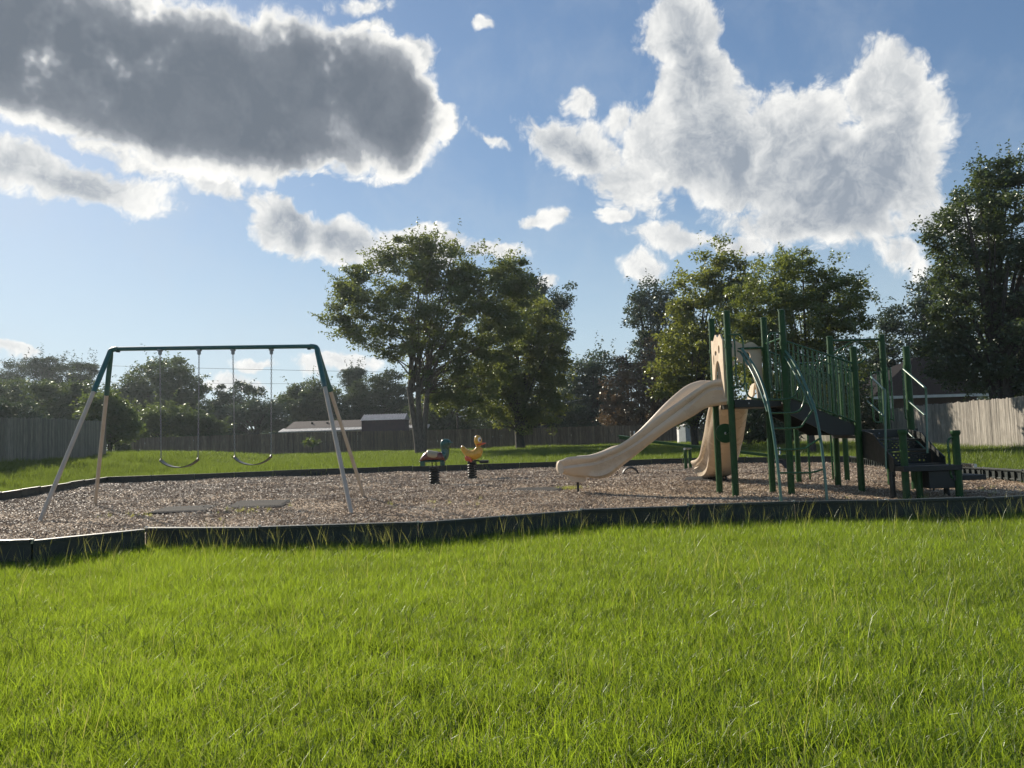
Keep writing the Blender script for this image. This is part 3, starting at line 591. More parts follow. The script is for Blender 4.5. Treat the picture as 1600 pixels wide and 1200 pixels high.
def interp(rows, k=3):
    out = []; A_ = np.array(rows, float); n = len(A_)
    for i in range(n-1):
        p0, p1, p2, p3 = A_[max(i-1, 0)], A_[i], A_[i+1], A_[min(i+2, n-1)]
        for j in range(k): t = j/k; out.append(.5*((2*p1)+(p2-p0)*t+(2*p0-5*p1+4*p2-p3)*t*t+(3*p1-p0-3*p2+p3)*t**3))
    out.append(A_[-1]); return out
T = [(1140, 592), (1122, 592.5), (1106, 597), (1084, 610.5), (1052, 633), (1021, 655), (993, 678), (965, 696), (948, 703.5), (930, 710), (908, 712.5), (889, 714), (877, 719)]
Bm = [(1140, 630), (1126, 632), (1115, 636), (1096, 650), (1068, 667), (1040, 688), (1012, 709), (988, 730), (966, 743), (943, 748), (920, 745), (900, 744), (884, 741)]
dep = np.linspace(12.22, 13.35, len(T)); rows = []
for i, ((tx, ty), (bx, by)) in enumerate(zip(T, Bm)):
    t_ = at(tx, ty, dep[i]); b_ = at(bx, by, dep[i]); ex_ = [.0, .02, .06, .10, .08, .03, .02, .02, .05, .04, .0, .0, .0][i]; sh = [0, -.01, -.04, -.06, -.04, .0, .03, .05, .06, .06, .06, .06, .02][i]
    h = t_[2]-b_[2]; xm = t_[0]*.5+b_[0]*.5
    # near lip, far lip, near height, far height, phase
    rows.append([t_[0], t_[1], t_[2], t_[0]+sh+.03*i*.4, t_[1]+.56-(.04 if i == 12 else 0), t_[2]+ex_, h, h+ex_, i*.95])
secs = [((r[0], r[1], r[2]), (r[3], r[4], r[5]), r[6], r[7], r[8]) for r in interp(rows, 4)]
s1 = slide_mesh(secs)
# closing nose of the exit
last = secs[-1]; Lp, Rp = Vector(last[0]), Vector(last[1]); h = last[2]
s1.tube([Lp+Vector((-.01, -.01, -h*.5)), Lp.lerp(Rp, .25)+Vector((-.07, 0, -h*.5)), Lp.lerp(Rp, .5)+Vector((-.10, 0, -h*.5)), Lp.lerp(Rp, .75)+Vector((-.07, 0, -h*.5)), Rp+Vector((-.01, .01, -h*.5))], [(h*.25, h*.47)]*5, 14)
s1.build('slide', m_slide, ps, smooth=True, label='tan wave slide descending to the left in front')
xf = float(at(903, 755, 13.6)[0]); zf_ = zpx(903, 749, 13.6)
o = MB().prism([tuple(at(884, 742, 13.4)), tuple(at(918, 742, 13.4)), tuple(at(913, 753.5, 13.4)), tuple(at(893, 753.5, 13.4))], (0, .35, 0)).build('slide_foot', m_slide, ps, bevel=.01)
MB().tube([(xf, 13.62, .0), (xf, 13.62, zf_)], .022, 10).build('foot_post', m_black, ps)
c2 = [(3.83, 12.98, DZ1+.33, .37), (3.83, 13.25, DZ1+.30, .37), (3.86, 13.6, DZ1+.10, .36), (3.92, 14.1, 1.42, .36), (4.0, 14.6, 1.16, .36), (4.06, 15.05, .90, .36), (4.12, 15.5, .66, .38), (4.14, 15.9, .54, .38), (4.15, 16.3, .50, .36)]
rows = [[x-.30-.012*i, y, z, x+.30+.012*i, y, z, h, h, i*1.2] for i, (x, y, z, h) in enumerate(c2)]
secs = [((r[0], r[1], r[2]), (r[3], r[4], r[5]), r[6], r[7], r[8]) for r in interp(rows, 4)]
slide_mesh(secs).build('slide', m_slide, ps, smooth=True, label='tan wave slide leading away behind the tower')
for x, y in ((3.98, 15.9), (4.28, 15.7)): MB().tube([(x, y, .02), (x, y, .2)], .022, 8).build('foot_post', m_black, ps)

# ------------------------------------------------------------------ spring riders
def spring_base(th, c, h, R0_=.10):
    z0 = float(mulch_z(c[0], c[1])); pts = []; turns = 5.5; n = int(turns*14)
    for i in range(n+1): t = i/n; a = t*turns*2*math.pi; pts.append((c[0]+R0_*math.cos(a), c[1]+R0_*math.sin(a), z0+.05+(h-.08)*t))
    MB().tube(pts, .024, 8).build('spring', m_black, th, smooth=True)
    MB().tube([(c[0], c[1], z0-.02), (c[0], c[1], z0+.045), (c[0], c[1], z0+.06)], [.13, .125, .09], 18).build('base_plate', m_black, th, smooth=True)
    MB().tube([(c[0], c[1], z0+h-.03), (c[0], c[1], z0+h+.02)], .115, 18).build('top_plate', m_black, th, smooth=True)
    return z0
def loft(rows, n=16):
    """rows: (x, z, ry, rz) elliptical sections standing across X (world offset added later)"""
    vs = []
    for i, (x, z, ry, rz, tx, tz) in enumerate(rows):
        for k in range(n):
            th = 2*math.pi*k/n; a = math.sin(th)*rz; vs.append((x+tx*a, ry*math.cos(th), z+tz*a))
    m = len(rows); fs = [(i*n+k, i*n+(k+1) % n, (i+1)*n+(k+1) % n, (i+1)*n+k) for i in range(m-1) for k in range(n)]+[tuple(range(n-1, -1, -1)), tuple((m-1)*n+k for k in range(n))]
    return vs, fs
def place(vsfs, c, mb=None): vs, fs = vsfs; mb = mb or MB(); return mb.add([(v[0]+c[0], v[1]+c[1], v[2]+c[2]) for v in vs], fs)
dc = gnd(679, 755.5); dc = (dc[0], dc[1], 0.)
th = thing('spring_rider', (dc[0], dc[1], .09), 'spring rider with dark green head, maroon body and cream saddle', 'spring rider')
spring_base(th, dc, .41); U1 = (0., 1.)
dc0 = dc; dc = (dc[0], dc[1], .10)
body = [(-.335, .52, .03, .03), (-.31, .545, .08, .055), (-.24, .60, .125, .10), (-.15, .645, .14, .125), (-.05, .635, .14, .12), (.05, .62, .14, .11), (.15, .62, .135, .115), (.22, .60, .12, .11), (.28, .57, .08, .07)]
place(loft([(x, z, ry, rz, 0, 1) for x, z, ry, rz in body]), dc).build('body', m_tb, th, smooth=True, sub=1)
place(loft([(-.17, .665, .135, .115, 0, 1), (-.12, .668, .15, .12, 0, 1), (-.04, .650, .15, .115, 0, 1), (.05, .638, .15, .108, 0, 1), (.12, .64, .14, .108, 0, 1)]), dc).build('saddle', m_tc, th, smooth=True, sub=1)
place(loft([(-.33, .51, .06, .02, 0, 1), (-.2, .52, .13, .028, 0, 1), (.1, .52, .13, .028, 0, 1), (.24, .53, .09, .025, 0, 1)]), dc).build('belly_rim', m_tg, th, smooth=True)
neck = [(.16, .57, .10, .12, -.3, .9), (.24, .61, .11, .12, -.7, .7), (.27, .70, .09, .105, -.95, .2), (.26, .79, .075, .09, -1, 0), (.265, .86, .09, .115, -1, 0), (.285, .925, .10, .14, -1, 0), (.285, .985, .085, .115, -1, 0), (.27, 1.025, .035, .055, -1, 0)]
place(loft(neck), dc).build('neck_and_head', m_tg, th, smooth=True, sub=1)
place(loft([(.33, .93, .05, .035, 0, 1), (.40, .93, .045, .022, 0, 1), (.45, .925, .03, .012, 0, 1)]), dc).build('beak', m_tg, th, smooth=True)
for sx_ in (-.26, .2): 
    for sy in (-.09, .09): MB().box((dc[0]+sx_, dc[1]+sy, .56), (.10, .06, .10)).build('foot', m_tg, th, bevel=.01)
for sx_ in (-.045, .045): MB().tube([(dc[0]+sx_, dc[1], .45), (dc[0]+sx_, dc[1], .64)], .013, 8).build('stem', m_black, th)
MB().tube([(dc[0]+.1, dc[1]-.17, .44), (dc[0]+.13, dc[1]-.19, .40), (dc[0]+.16, dc[1]-.2, .43)], .012, 8).build('footrest', m_black, th)
MB().tube([(dc[0]+.24, dc[1]-.16, .96), (dc[0]+.24, dc[1]+.16, .96)], .014, 8).build('handle', m_black, th)
dc = gnd(738, 746.5); dc = (dc[0], dc[1], 0.)
th = thing('spring_rider', (dc[0], dc[1], .09), 'yellow duck spring rider with orange beak and red feet', 'spring rider')
spring_base(th, dc, .44, .10)
body = [(-.275, .865, .035, .045, 0, 1), (-.25, .86, .07, .085, 0, 1), (-.20, .82, .095, .115, 0, 1), (-.14, .73, .12, .14, 0, 1), (-.08, .69, .13, .14, 0, 1), (0, .67, .135, .125, 0, 1), (.10, .70, .125, .14, -.2, 1), (.17, .74, .11, .15, -.5, .85), (.20, .82, .085, .125, -.9, .3), (.19, .90, .065, .085, -1, .05)]
place(loft(body), dc).build('body', m_ty, th, smooth=True, sub=1)
place(loft([(.185, .89, .05, .06, -1, 0), (.18, .95, .075, .085, -1, 0), (.175, 1.03, .095, .11, -1, 0), (.175, 1.10, .09, .105, -1, 0), (.17, 1.165, .06, .07, -1, 0), (.165, 1.195, .02, .03, -1, 0)]), dc).build('head', m_ty, th, smooth=True, sub=1)
place(loft([(.10, .965, .07, .035, 0, 1), (.2, .965, .09, .05, 0, 1), (.28, .965, .075, .035, 0, 1), (.34, .975, .06, .022, 0, 1), (.385, .98, .03, .012, 0, 1)]), dc).build('beak', m_to, th, smooth=True, sub=1)
for sy in (-1, 1):
    MB().ball((dc[0]+.215, dc[1]+sy*.083, 1.075), (.045, .022, .062)).build('eye', m_eye, th, smooth=True)
    MB().ball((dc[0]+.232, dc[1]+sy*.102, 1.065), (.02, .010, .036)).build('pupil', m_pupil, th, smooth=True)
    MB().ball((dc[0]-.02, dc[1]+sy*.125, .70), (.15, .025, .07), 14, 8).build('wing', m_ty, th, smooth=True)
    mb = MB(); mb.ball((dc[0]-.10, dc[1]+sy*.11, .615), (.075, .04, .085)); mb.tube([(dc[0]-.07, dc[1]+sy*.11, .60), (dc[0]+.01, dc[1]+sy*.12, .52)], [.05, .035], 8); mb.build('foot', m_to, th, smooth=True)
MB().tube([(dc[0]+.05, dc[1], .53), (dc[0]+.16, dc[1], .54), (dc[0]+.24, dc[1], .50)], .022, 8).build('footrest_arm', m_black, th)
MB().box((dc[0]+.32, dc[1], .505), (.22, .42, .075)).build('footrest', m_black, th, bevel=.012)
MB().tube([(dc[0]+.17, dc[1]-.17, .93), (dc[0]+.17, dc[1]+.17, .93)], .013, 8).build('handle', m_black, th)

# ------------------------------------------------------------------ seesaw
ss = thing('seesaw', tuple(gnd(1077, 732)), 'green seesaw on a steel fulcrum with curved handles and half tyres', 'seesaw')
eL = Vector(at(968, 684, 22.6)); eR = Vector(at(1243, 716.5, 19.9)); pv = Vector(gnd(1077, 732)); pv.z = 0
MB().beam(eL, eR, .09, .075).build('beam', m_green, ss, bevel=.008)
u = (pv.x-eL.x)/(eR.x-eL.x); pb_ = eL.lerp(eR, u); side = Vector((-(eR-eL).y, (eR-eL).x, 0)).normalized()
for sg in (-1, 1): MB().tube([pb_+side*.18*sg+Vector((0, 0, -pb_.z)), pb_+side*.18*sg+Vector((0, 0, -.09))], .045, 10).build('fulcrum_post', m_green, ss, smooth=True)
MB().tube([pb_-side*.24+Vector((0, 0, -.08)), pb_+side*.24+Vector((0, 0, -.08))], .035, 10).build('axle', m_screw, ss, smooth=True)
for e, s in ((eL, 1), (eR, -1)):
    dirn = (eR-eL).normalized()*s
    MB().beam(e-dirn*.02+Vector((0, 0, .055)), e+dirn*.32+Vector((0, 0, .055)), .22, .035).build('seat', m_green, ss, bevel=.01)
    h0 = e+dirn*.42; MB().tube([h0+side*.13+Vector((0, 0, .24)), h0+side*.12+Vector((0, 0, .05)), h0-side*.12+Vector((0, 0, .05)), h0-side*.13+Vector((0, 0, .24))], .016, 8).build('handle', m_screw, ss, smooth=True)
    for ph, tag_ in ((0, 0),):
        tc_ = Vector((e.x, e.y, 0))+Vector((dirn.x, dirn.y, 0))*.45; tp = [tc_+Vector((dirn.x, dirn.y, 0)).normalized()*.23*math.cos(a)+Vector((0, 0, .05+.23*math.sin(a))) for a in [math.pi*k/14 for k in range(15)]]
        if s == -1: MB().tube(tp, [(.075, .03)]*15, 10).build('bumper_tyre', m_tyre, ss, smooth=True)
tq = Vector(gnd(985, 739)); tp = [Vector((tq.x+.2*math.cos(a), tq.y, .04+.2*math.sin(a))) for a in [math.pi*k/12 for k in range(13)]]
MB().tube(tp, [(.075, .03)]*13, 10).build('bumper_tyre', m_tyre, ss, smooth=True)

# ------------------------------------------------------------------ fences
def fence(name, label, pts, h, m, as_parts, pw=.14, seed=1, mrail=None, topjit=.03, base=None, facing=1):
    rg = random.Random(seed); P = [Vector(p) for p in pts]; th = thing(name, P[0], label, 'fence')
    variants = []
    for i in range(6):
        mb = MB(); w = pw-.008; c = .022; hh = h
        mb.prism([(-w/2, 0, 0), (w/2, 0, 0), (w/2, 0, hh-c), (w/2-c, 0, hh), (-w/2+c, 0, hh), (-w/2, 0, hh-c)], (0, .017, 0))
        me = bpy.data.meshes.new('picket'); me.from_pydata(mb.v, [], mb.f); me.materials.append(m); variants.append((mb, me))
    allmb = MB(); cnt = 0
    for s in range(len(P)-1):
        a, b = P[s], P[s+1]; L = (b-a).to_2d().length; n = int(L/pw); ang = math.atan2(b.y-a.y, b.x-a.x)
        for i in range(n):
            p = a.lerp(b, (i+.5)/n); p.z += rg.uniform(-topjit, topjit)+rg.choice([0, 0, 0, .02]); p = p+Vector((-math.sin(ang), math.cos(ang), 0))*rg.uniform(-.004, .006)
            Mx = Matrix.Translation(p-P[0]) @ Matrix.Rotation(ang, 4, 'Z') @ Matrix.Rotation(rg.gauss(0, .006), 4, 'Y')
            if as_parts and cnt < 300:
                o = bpy.data.objects.new('picket', rg.choice(variants)[1]); COL.objects.link(o); o.parent = th; o.matrix_local = Mx
                cnt += 1
            else: allmb.add([Mx @ Vector(v)+P[0] for v in variants[0][0].v], variants[0][0].f)
        for fz in (.22, .55, .88):
            nn_ = Vector((-math.sin(ang), math.cos(ang), 0))*.045*facing
            MB().beam(a+nn_+Vector((0, 0, h*fz)), b+nn_+Vector((0, 0, h*fz)), .04, .085).build('rail', mrail or m, th)
        k = max(1, int(L/2.4))
        for i in range(k+1):
            p = a.lerp(b, i/k)+Vector((-math.sin(ang), math.cos(ang), 0))*.11*facing; MB().box(p+Vector((0, 0, h*.47)), (.09, .09, h*.94), ang).build('fence_post', mrail or m, th)
    if allmb.v: allmb.build('picket', m, th, kind='stuff')
    return th
def fpt(px, pytop, dep, h): p = at(px, pytop, dep); return (p[0], p[1], p[2]-h)
fence('picket_fence', 'grey weathered board fence along the left edge', [fpt(-230, 648, 20.5, 1.9), fpt(0, 652.5, 26.5, 1.9), fpt(90, 654.5, 32, 1.9), fpt(166, 659, 40.5, 1.9)], 1.9, m_fenceL, True, seed=2, facing=1)
fence('picket_fence', 'pale silvery board fence behind the steps on the right', [fpt(1900, 590, 20, 1.85), fpt(1600, 619.5, 27, 1.85), fpt(1500, 628, 31.5, 1.85), fpt(1430, 634, 36, 1.85)][::-1], 1.85, m_fenceR, True, seed=3, facing=1)
fence('picket_fence', 'long low brown board fence across the back of the lawn', [fpt(172, 685.5, 62, 1.83), fpt(500, 675.5, 64, 1.83), fpt(900, 667, 65, 1.83), fpt(1180, 660, 66, 1.83)], 1.83, m_fenceB, False, seed=5, mrail=m_fenceB2, topjit=.02)
fence('picket_fence', 'shaded grey fence run between the bridge posts and silvery fence', [fpt(1180, 662, 57, 1.83), fpt(1430, 634.6, 36.3, 1.83)], 1.83, m_fenceL, True, seed=6)

# ------------------------------------------------------------------ buildings
def box_house(): pass
hs = thing('long_house', tuple(at(540, 690, 84)), 'low house with white metal awning roof behind the back fence, left of the shed', 'house')
def W3(px, py, d): return Vector(at(px, py, d))
a, b = W3(445, 674, 82), W3(668, 672, 82); zE = a.z
MB().box(((a.x+b.x)/2, 85, zE/2-.0), (b.x-a.x-1.2, 6, zE)).build('wall', m_cream, hs)
MB().prism([(a.x, 82, zE+.25), (a.x, 85.5, zE+1.1), (a.x, 89, zE+.25)], (b.x-a.x, 0, 0)).build('roof', m_shingle, hs)
n = 46; aw = MB()
for i in range(n):
    x0 = a.x-.3+(b.x-a.x+.6)*i/n; x1 = a.x-.3+(b.x-a.x+.6)*(i+.86)/n
    aw.prism([(x0, 80.6, zE-.10), (x1, 80.6, zE-.10), (x1, 82.4, zE+.26), (x0, 82.4, zE+.26)], (0, 0, .05))
aw.build('awning_rib', m_awn, hs, kind='stuff')
MB().box(((a.x+b.x)/2, 81.4, zE+.02), (b.x-a.x+.5, 1.6, .05), 0, Matrix.Rotation(R(11), 3, 'X')).build('awning', m_awn, hs)
for px_ in (486, 510, 575): p = W3(px_, 663, 83.5); MB().tube([(p.x, 84, p.z-.3), (p.x, 84, p.z+.25)], .12, 8).build('roof_vent', m_black, hs)
for px_ in (455, 500, 545): p = W3(px_, 676, 81.9); MB().box((p.x, 81.96, p.z-.55), (1.0, .08, 1.0)).build('window', m_glass, hs)
sh = thing('storage_shed', tuple(at(598, 690, 72)), 'plum coloured shed with ribbed metal roof behind the back fence', 'shed')
a, b = W3(565, 672, 72), W3(632, 672, 72); zt_ = W3(598, 656, 72).z; zr = W3(598, 646.5, 72).z
MB().box(((a.x+b.x)/2, 73.6, (zt_+.6)/2), (b.x-a.x, 3.2, zt_-.6+.0)).build('wall', m_purple, sh)
MB().box(((a.x+b.x)/2, 73.6, .45), (b.x-a.x+.05, 3.1, .9)).build('skirting', m_cream, sh)
MB().prism([(a.x-.08, 71.8, zt_-.02), (a.x-.08, 73.6, zr), (a.x-.08, 75.4, zt_-.02)], (b.x-a.x+.16, 0, 0)).build('roof', m_roofmetal, sh)
for i in range(17):
    x = a.x+(b.x-a.x)*i/16; MB().beam((x, 71.78, zt_+.0), (x, 73.6, zr+.02), .07, .05, side=(1, 0, 0)).build('roof_rib', m_roofmetal, sh)
for i in range(1, 12): MB().box((a.x+(b.x-a.x)*i/12, 71.99, zt_/2+.25), (.04, .03, zt_-.75)).build('batten', m_purple, sh)
# house on the right
hr = thing('brick_house', tuple(at(1440, 690, 46)), 'house with charcoal hip roof behind the fence at right', 'house')
e0, e1 = W3(1362, 620, 44), W3(1545, 615, 44); zE = (e0.z+e1.z)/2; zR = W3(1450, 556, 48).z; xr0 = W3(1438, 558, 48).x; xr1 = W3(1520, 556, 48).x
MB().box(((e0.x+e1.x)/2, 49, zE/2), (e1.x-e0.x-.8, 9, zE)).build('wall', m_brickw, hr)
rv = [(e0.x, 44, zE), (e1.x, 44, zE), (e1.x, 54, zE), (e0.x, 54, zE), (xr0, 48.8, zR), (xr1, 48.8, zR)]
MB().add(rv, [(0, 1, 5, 4), (1, 2, 5), (2, 3, 4, 5), (3, 0, 4), (3, 2, 1, 0)]).build('roof', m_shingleD, hr)
MB().box(((e0.x+e1.x)/2, 43.96, zE-.06), (e1.x-e0.x, .05, .16)).build('fascia', m_white, hr)
g0 = W3(1345, 618, 47); MB().prism([(g0.x-1.2, 46, zE-.05), (g0.x+2.2, 46, zE-.05), (g0.x+2.2, 46, zE+.35)], (0, 6, 0)).build('porch_roof', m_shingle, hr)
wp = W3(1363, 632, 44.3); MB().box((wp.x, 44.42, wp.z), (.95, .1, 1.0)).build('window', m_white, hr)
MB().box((wp.x, 44.35, wp.z), (.75, .05, .8)).build('pane', m_glass, hr)
MB().box((e0.x+1.1, 44.2, zE/2), (.16, .16, zE)).build('porch_post', m_white, hr)
# small white shed
ws = thing('garden_shed', tuple(at(1076, 692, 59)), 'small white shed on the lawn by the back fence, seen between the slides', 'shed')
a, b, c = W3(1064, 691, 59), W3(1072, 691, 59), W3(1090, 690, 59); zt_ = W3(1070, 665, 59).z; zp = W3(1080, 659, 59).z
MB().prism([(b.x, 59, 0), (c.x, 59, 0), (c.x, 59, zt_), ((b.x+c.x)/2, 59, zp), (b.x, 59, zt_)], (0, 1.6, 0)).build('front_wall', mat('grey_shed_wall', (.42, .44, .46), .6), ws)
MB().prism([(a.x, 59.6, 0), (b.x-.01, 59.0, 0), (b.x-.01, 59.0, zt_), (a.x, 59.6, zt_)], (.0, .7, 0)).build('side_wall', m_white, ws)
mb = MB(); mb.beam((b.x-.1, 59.8, zt_-.02), ((b.x+c.x)/2, 59.8, zp+.05), .06, 1.9, side=(0, 0, 1)); 
MB().prism([(b.x-.08, 58.9, zt_-.06), ((b.x+c.x)/2, 58.9, zp+.03), (c.x+.08, 58.9, zt_-.06), (c.x+.08, 58.9, zt_+.0), ((b.x+c.x)/2, 58.9, zp+.10), (b.x-.08, 58.9, zt_+.0)], (0, 1.8, 0)).build('roof', m_awn, ws)
# utility poles and wires
def pole(px, pyt, dep, label, arm=True, r=.15):
    t = W3(px, pyt, dep); th = thing('utility_pole', (t.x, t.y, 0), label, 'utility pole')
    MB().tube([(t.x, t.y, 0), (t.x, t.y, t.z)], [r*1.2, r], 8).build('pole_shaft', m_pole, th, smooth=True)
    if arm:
        MB().box((t.x-.3, t.y, t.z-.6), (2.0, .12, .12)).build('crossarm', m_pole, th)
        for k in (-1.2, -.5, .5): MB().tube([(t.x+k, t.y, t.z-.55), (t.x+k, t.y, t.z-.2)], .06, 6).build('insulator', m_chain, th)
        MB().tube([(t.x-.35, t.y, t.z-1.9), (t.x-.35, t.y, t.z-1.0)], .22, 10).build('transformer', m_chain, th)
    return t
t1 = pole(978.5, 553, 105, 'tall wooden utility pole rising above the far trees left of the play structure')
t2 = pole(714, 630, 72, 'thin dark utility pole behind the back fence beneath the elm', False, .09)
def wire(a, b, sag, m, label, r=.025):
    a = Vector(a); b = Vector(b); pts = [a.lerp(b, i/16)-Vector((0, 0, sag*4*(i/16)*(1-i/16))) for i in range(17)]
    o = MB().tube(pts, r, 5).build('overhead_wire', m); o['label'] = label; o['category'] = 'wire'; o['group'] = 'overhead wires'
wire(W3(714, 651, 72), W3(978, 609, 100), .35, m_wirew, 'pale service wire climbing from thin pole to tall pole', .03)
wire(W3(855, 600, 104), W3(978, 565, 105), .2, m_wirew, 'thin wire under the top of the tall pole', .025)
wire(W3(-300, 556, 130), W3(700, 583, 125), .3, m_wire, 'faint upper wire crossing the sky behind the swings', .03)
wire(W3(-300, 590, 130), W3(700, 600, 125), .3, m_wire, 'faint lower wire crossing the sky behind the swings', .025)

# ------------------------------------------------------------------ trees
def leaves_mesh(name, pts, size, rg, m, flat=.6, asp=.5):
    n = len(pts); a = rg.normal(size=(n, 3)); a[:, 2] = a[:, 2]*flat-.25; a /= np.linalg.norm(a, axis=1)[:, None]
    b = rg.normal(size=(n, 3)); b -= (b*a).sum(1)[:, None]*a; b /= np.linalg.norm(b, axis=1)[:, None]
    s = size*rg.uniform(.6, 1.25, n)[:, None]; c = np.cross(a, b)
    V = np.stack([pts, pts+a*s*.45+b*s*asp*.5+c*s*.06, pts+a*s, pts+a*s*.45-b*s*asp*.5+c*s*.06], 1).reshape(-1, 3)
    me = bpy.data.meshes.new(name); me.vertices.add(4*n); me.vertices.foreach_set('co', V.ravel().astype(np.float32))
    me.loops.add(4*n); me.loops.foreach_set('vertex_index', np.arange(4*n, dtype=np.int32)); me.polygons.add(n)
    me.polygons.foreach_set('loop_start', np.arange(0, 4*n, 4, dtype=np.int32)); me.polygons.foreach_set('loop_total', np.full(n, 4, np.int32)); me.update(calc_edges=True); me.materials.append(m)
    return me
def tree(name, label, cat, base, dep, blobs, nl, lsize, m, mb=None, tr=.3, stems=1, fork=None, seed=0, clump=.55, group=None, fill=.55, zbase=None, limbs=36, asp=.5, cflat=.6, lean=0, ragged=.16):
    rg = np.random.default_rng(seed+100); mb = mb or m_bark2; px, pyb = base
    b0 = at(px, pyb, dep); z0 = float(terrain(b0[0], b0[1])) if zbase is None else zbase
    root = thing(name, (b0[0], b0[1], z0), label, cat, group)
    k = dep/1200.; cents = []; wts = []; E = []
    for bl in blobs:
        x, y, rx, ry = bl[:4]; do = bl[4] if len(bl) > 4 else 0
        c = at(x, y, dep+do); E.append((c, np.array([rx*k, min(rx, ry*1.3)*k*1.0, ry*k]))); wts.append((rx*ry)**1.0)
    wts = np.array(wts, float)/sum(wts); ncl = max(16, int(nl/95)); allp = []; cc = []; norm = []
    for (c, r), w in zip(E, wts):
        n = max(3, int(ncl*w)); d = rg.normal(size=(n, 3)); d /= np.linalg.norm(d, axis=1)[:, None]
        rad = rg.uniform(fill**3, 1.0, n)**(1/3)*(1+ragged*rg.normal(size=n)); p = c+d*r*rad[:, None]; cc.append(p)
    cc = np.concatenate(cc); cc[:, 2] = np.maximum(cc[:, 2], z0+.5)
    per = np.maximum(1, (rg.gamma(3., 1/3., len(cc))*nl/len(cc)).astype(int)); cs = clump*rg.uniform(.55, 1.35, len(cc))
    rep = np.repeat(np.arange(len(cc)), per); o = rg.normal(size=(len(rep), 3)); o *= (rg.uniform(.2, 1, len(rep))**.6/np.linalg.norm(o, axis=1))[:, None]
    o[:, 2] *= cflat; P = cc[rep]+o*cs[rep][:, None]
    # stray twig tips that break the outline
    nt_ = int(len(cc)*.35); ti = rg.integers(0, len(cc), nt_); cen = np.mean([e[0] for e in E], 0); dv = cc[ti]-cen; dv /= np.linalg.norm(dv, axis=1)[:, None]+1e-6; dv[:, 2] += .35
    tw = []; 
    for q in range(nt_):
        L = clump*rg.uniform(.8, 1.9); s_ = np.linspace(.3, 1, 12)[:, None]; tw.append(cc[ti[q]]+dv[q]*L*s_+rg.normal(size=(12, 3))*.06*clump)
    if tw: P = np.concatenate([P]+tw)
    P[:, 2] = np.maximum(P[:, 2], z0+.05)
    link('crown', leaves_mesh('crown', P-np.array(root.location), lsize, rg, m, asp=asp), m, root)
    # trunk and limbs
    top = cen.copy(); fz = fork if fork is not None else z0+(min(e[0][2]-e[1][2] for e in E)-z0)*.9; fz = max(fz, z0+.4)
    B0 = Vector((b0[0], b0[1], z0-.1)); fk = []
    tm = MB(); segs = 7
    for s_ in range(stems):
        ox = 0 if stems == 1 else (s_-(stems-1)/2)*tr*1.1; r0 = tr if stems == 1 else tr*.62
        F0 = Vector((b0[0]+ox*1.5+lean, b0[1]+rg.normal()*.1, fz)); pts = []; rd = []
        for i in range(segs+1):
            t = i/segs; pts.append(Vector((b0[0]+ox*.36, b0[1], z0-.1)).lerp(F0, t**1.6)+Vector((math.sin(t*4+s_)*.06, 0, 0))); rd.append(r0*(1.0-.32*t)+r0*.7*max(0, 1-t*6))
        tm.tube(pts, rd, 10); fk.append((F0, r0*.66))
    to = tm.build('trunk', mb, root, smooth=True)
    lm = MB(); order = rg.permutation(len(cc))[:limbs]
    for j, q in enumerate(order):
        F0, rf = fk[j % len(fk)]; T_ = Vector(cc[q]); r0 = rf*(.62 if j < 6 else .3); dv_ = T_-F0
        mid = F0+Vector((dv_.x*.15, dv_.y*.15, dv_.z*.5)); m2 = F0+dv_*.7+Vector((0, 0, abs(dv_.z)*.06))
        F1 = F0+Vector((rg.normal()*rf*.35, rg.normal()*rf*.35, -.45)); lm.tube(bez(F1, mid, m2, T_, 7), [r0*(1-.88*i/6)+.008 for i in range(7)], 6, caps=False)
    # finer twigs between clumps
    lm.build('limbs', mb, root, smooth=True, kind='stuff')
    return root
Q = .35 if QUICK else 1.0
def NL(n): return int(n*Q*(1.6 if n > 200 else 1))
TR = 'trees beyond the back fence'
tree('elm_tree', 'tall spreading elm with forked trunk on the lawn behind the spring riders', 'tree', (657, 711), 50,
     [(575, 450, 52, 45), (640, 415, 55, 45), (700, 415, 62, 42), (765, 440, 55, 45), (560, 520, 40, 22), (635, 500, 75, 55, -1), (715, 500, 80, 65), (790, 480, 45, 45, 1), (700, 585, 62, 48, 1), (612, 545, 30, 20), (545, 480, 26, 40), (740, 620, 46, 36, 2), (695, 625, 30, 26, 1), (525, 500, 20, 14), (665, 385, 30, 20), (775, 545, 45, 45, 1), (800, 440, 34, 36)],
     NL(58000), .20, m_leafA, m_bark, .38, 3, fork=4.6, seed=1, clump=.60, limbs=60, fill=.45, ragged=.2)
tree('elm_tree', 'yellow green elm with leaning trunk on the lawn, right of the spreading elm', 'tree', (812, 701), 57,
     [(800, 560, 55, 60), (850, 560, 38, 70), (800, 630, 42, 38), (845, 635, 38, 32), (825, 500, 50, 40), (868, 590, 22, 50), (785, 600, 28, 50)],
     NL(30000), .21, m_leafB, m_bark2, .42, 1, seed=2, clump=.6, limbs=34)
tree('oak_tree', 'dark oak whose crown shows past the right side of the elms', 'tree', (850, 690), 78, [(850, 475, 38, 32), (872, 500, 22, 38), (820, 460, 30, 32), (860, 560, 25, 50)], NL(9000), .3, m_leafD, None, .4, seed=3, clump=.9, group=TR)
tree('maple_tree', 'bushy maple on the lawn directly behind the bridge and tower', 'tree', (1268, 708), 31,
     [(1248, 440, 62, 42), (1195, 480, 55, 50), (1300, 470, 50, 45), (1250, 510, 90, 60), (1200, 560, 55, 55), (1310, 545, 60, 50), (1345, 465, 26, 24), (1230, 415, 40, 22), (1160, 520, 30, 45), (1265, 600, 70, 35)],
     NL(42000), .125, m_leafA, m_bark2, .17, 1, seed=4, clump=.36, limbs=50)
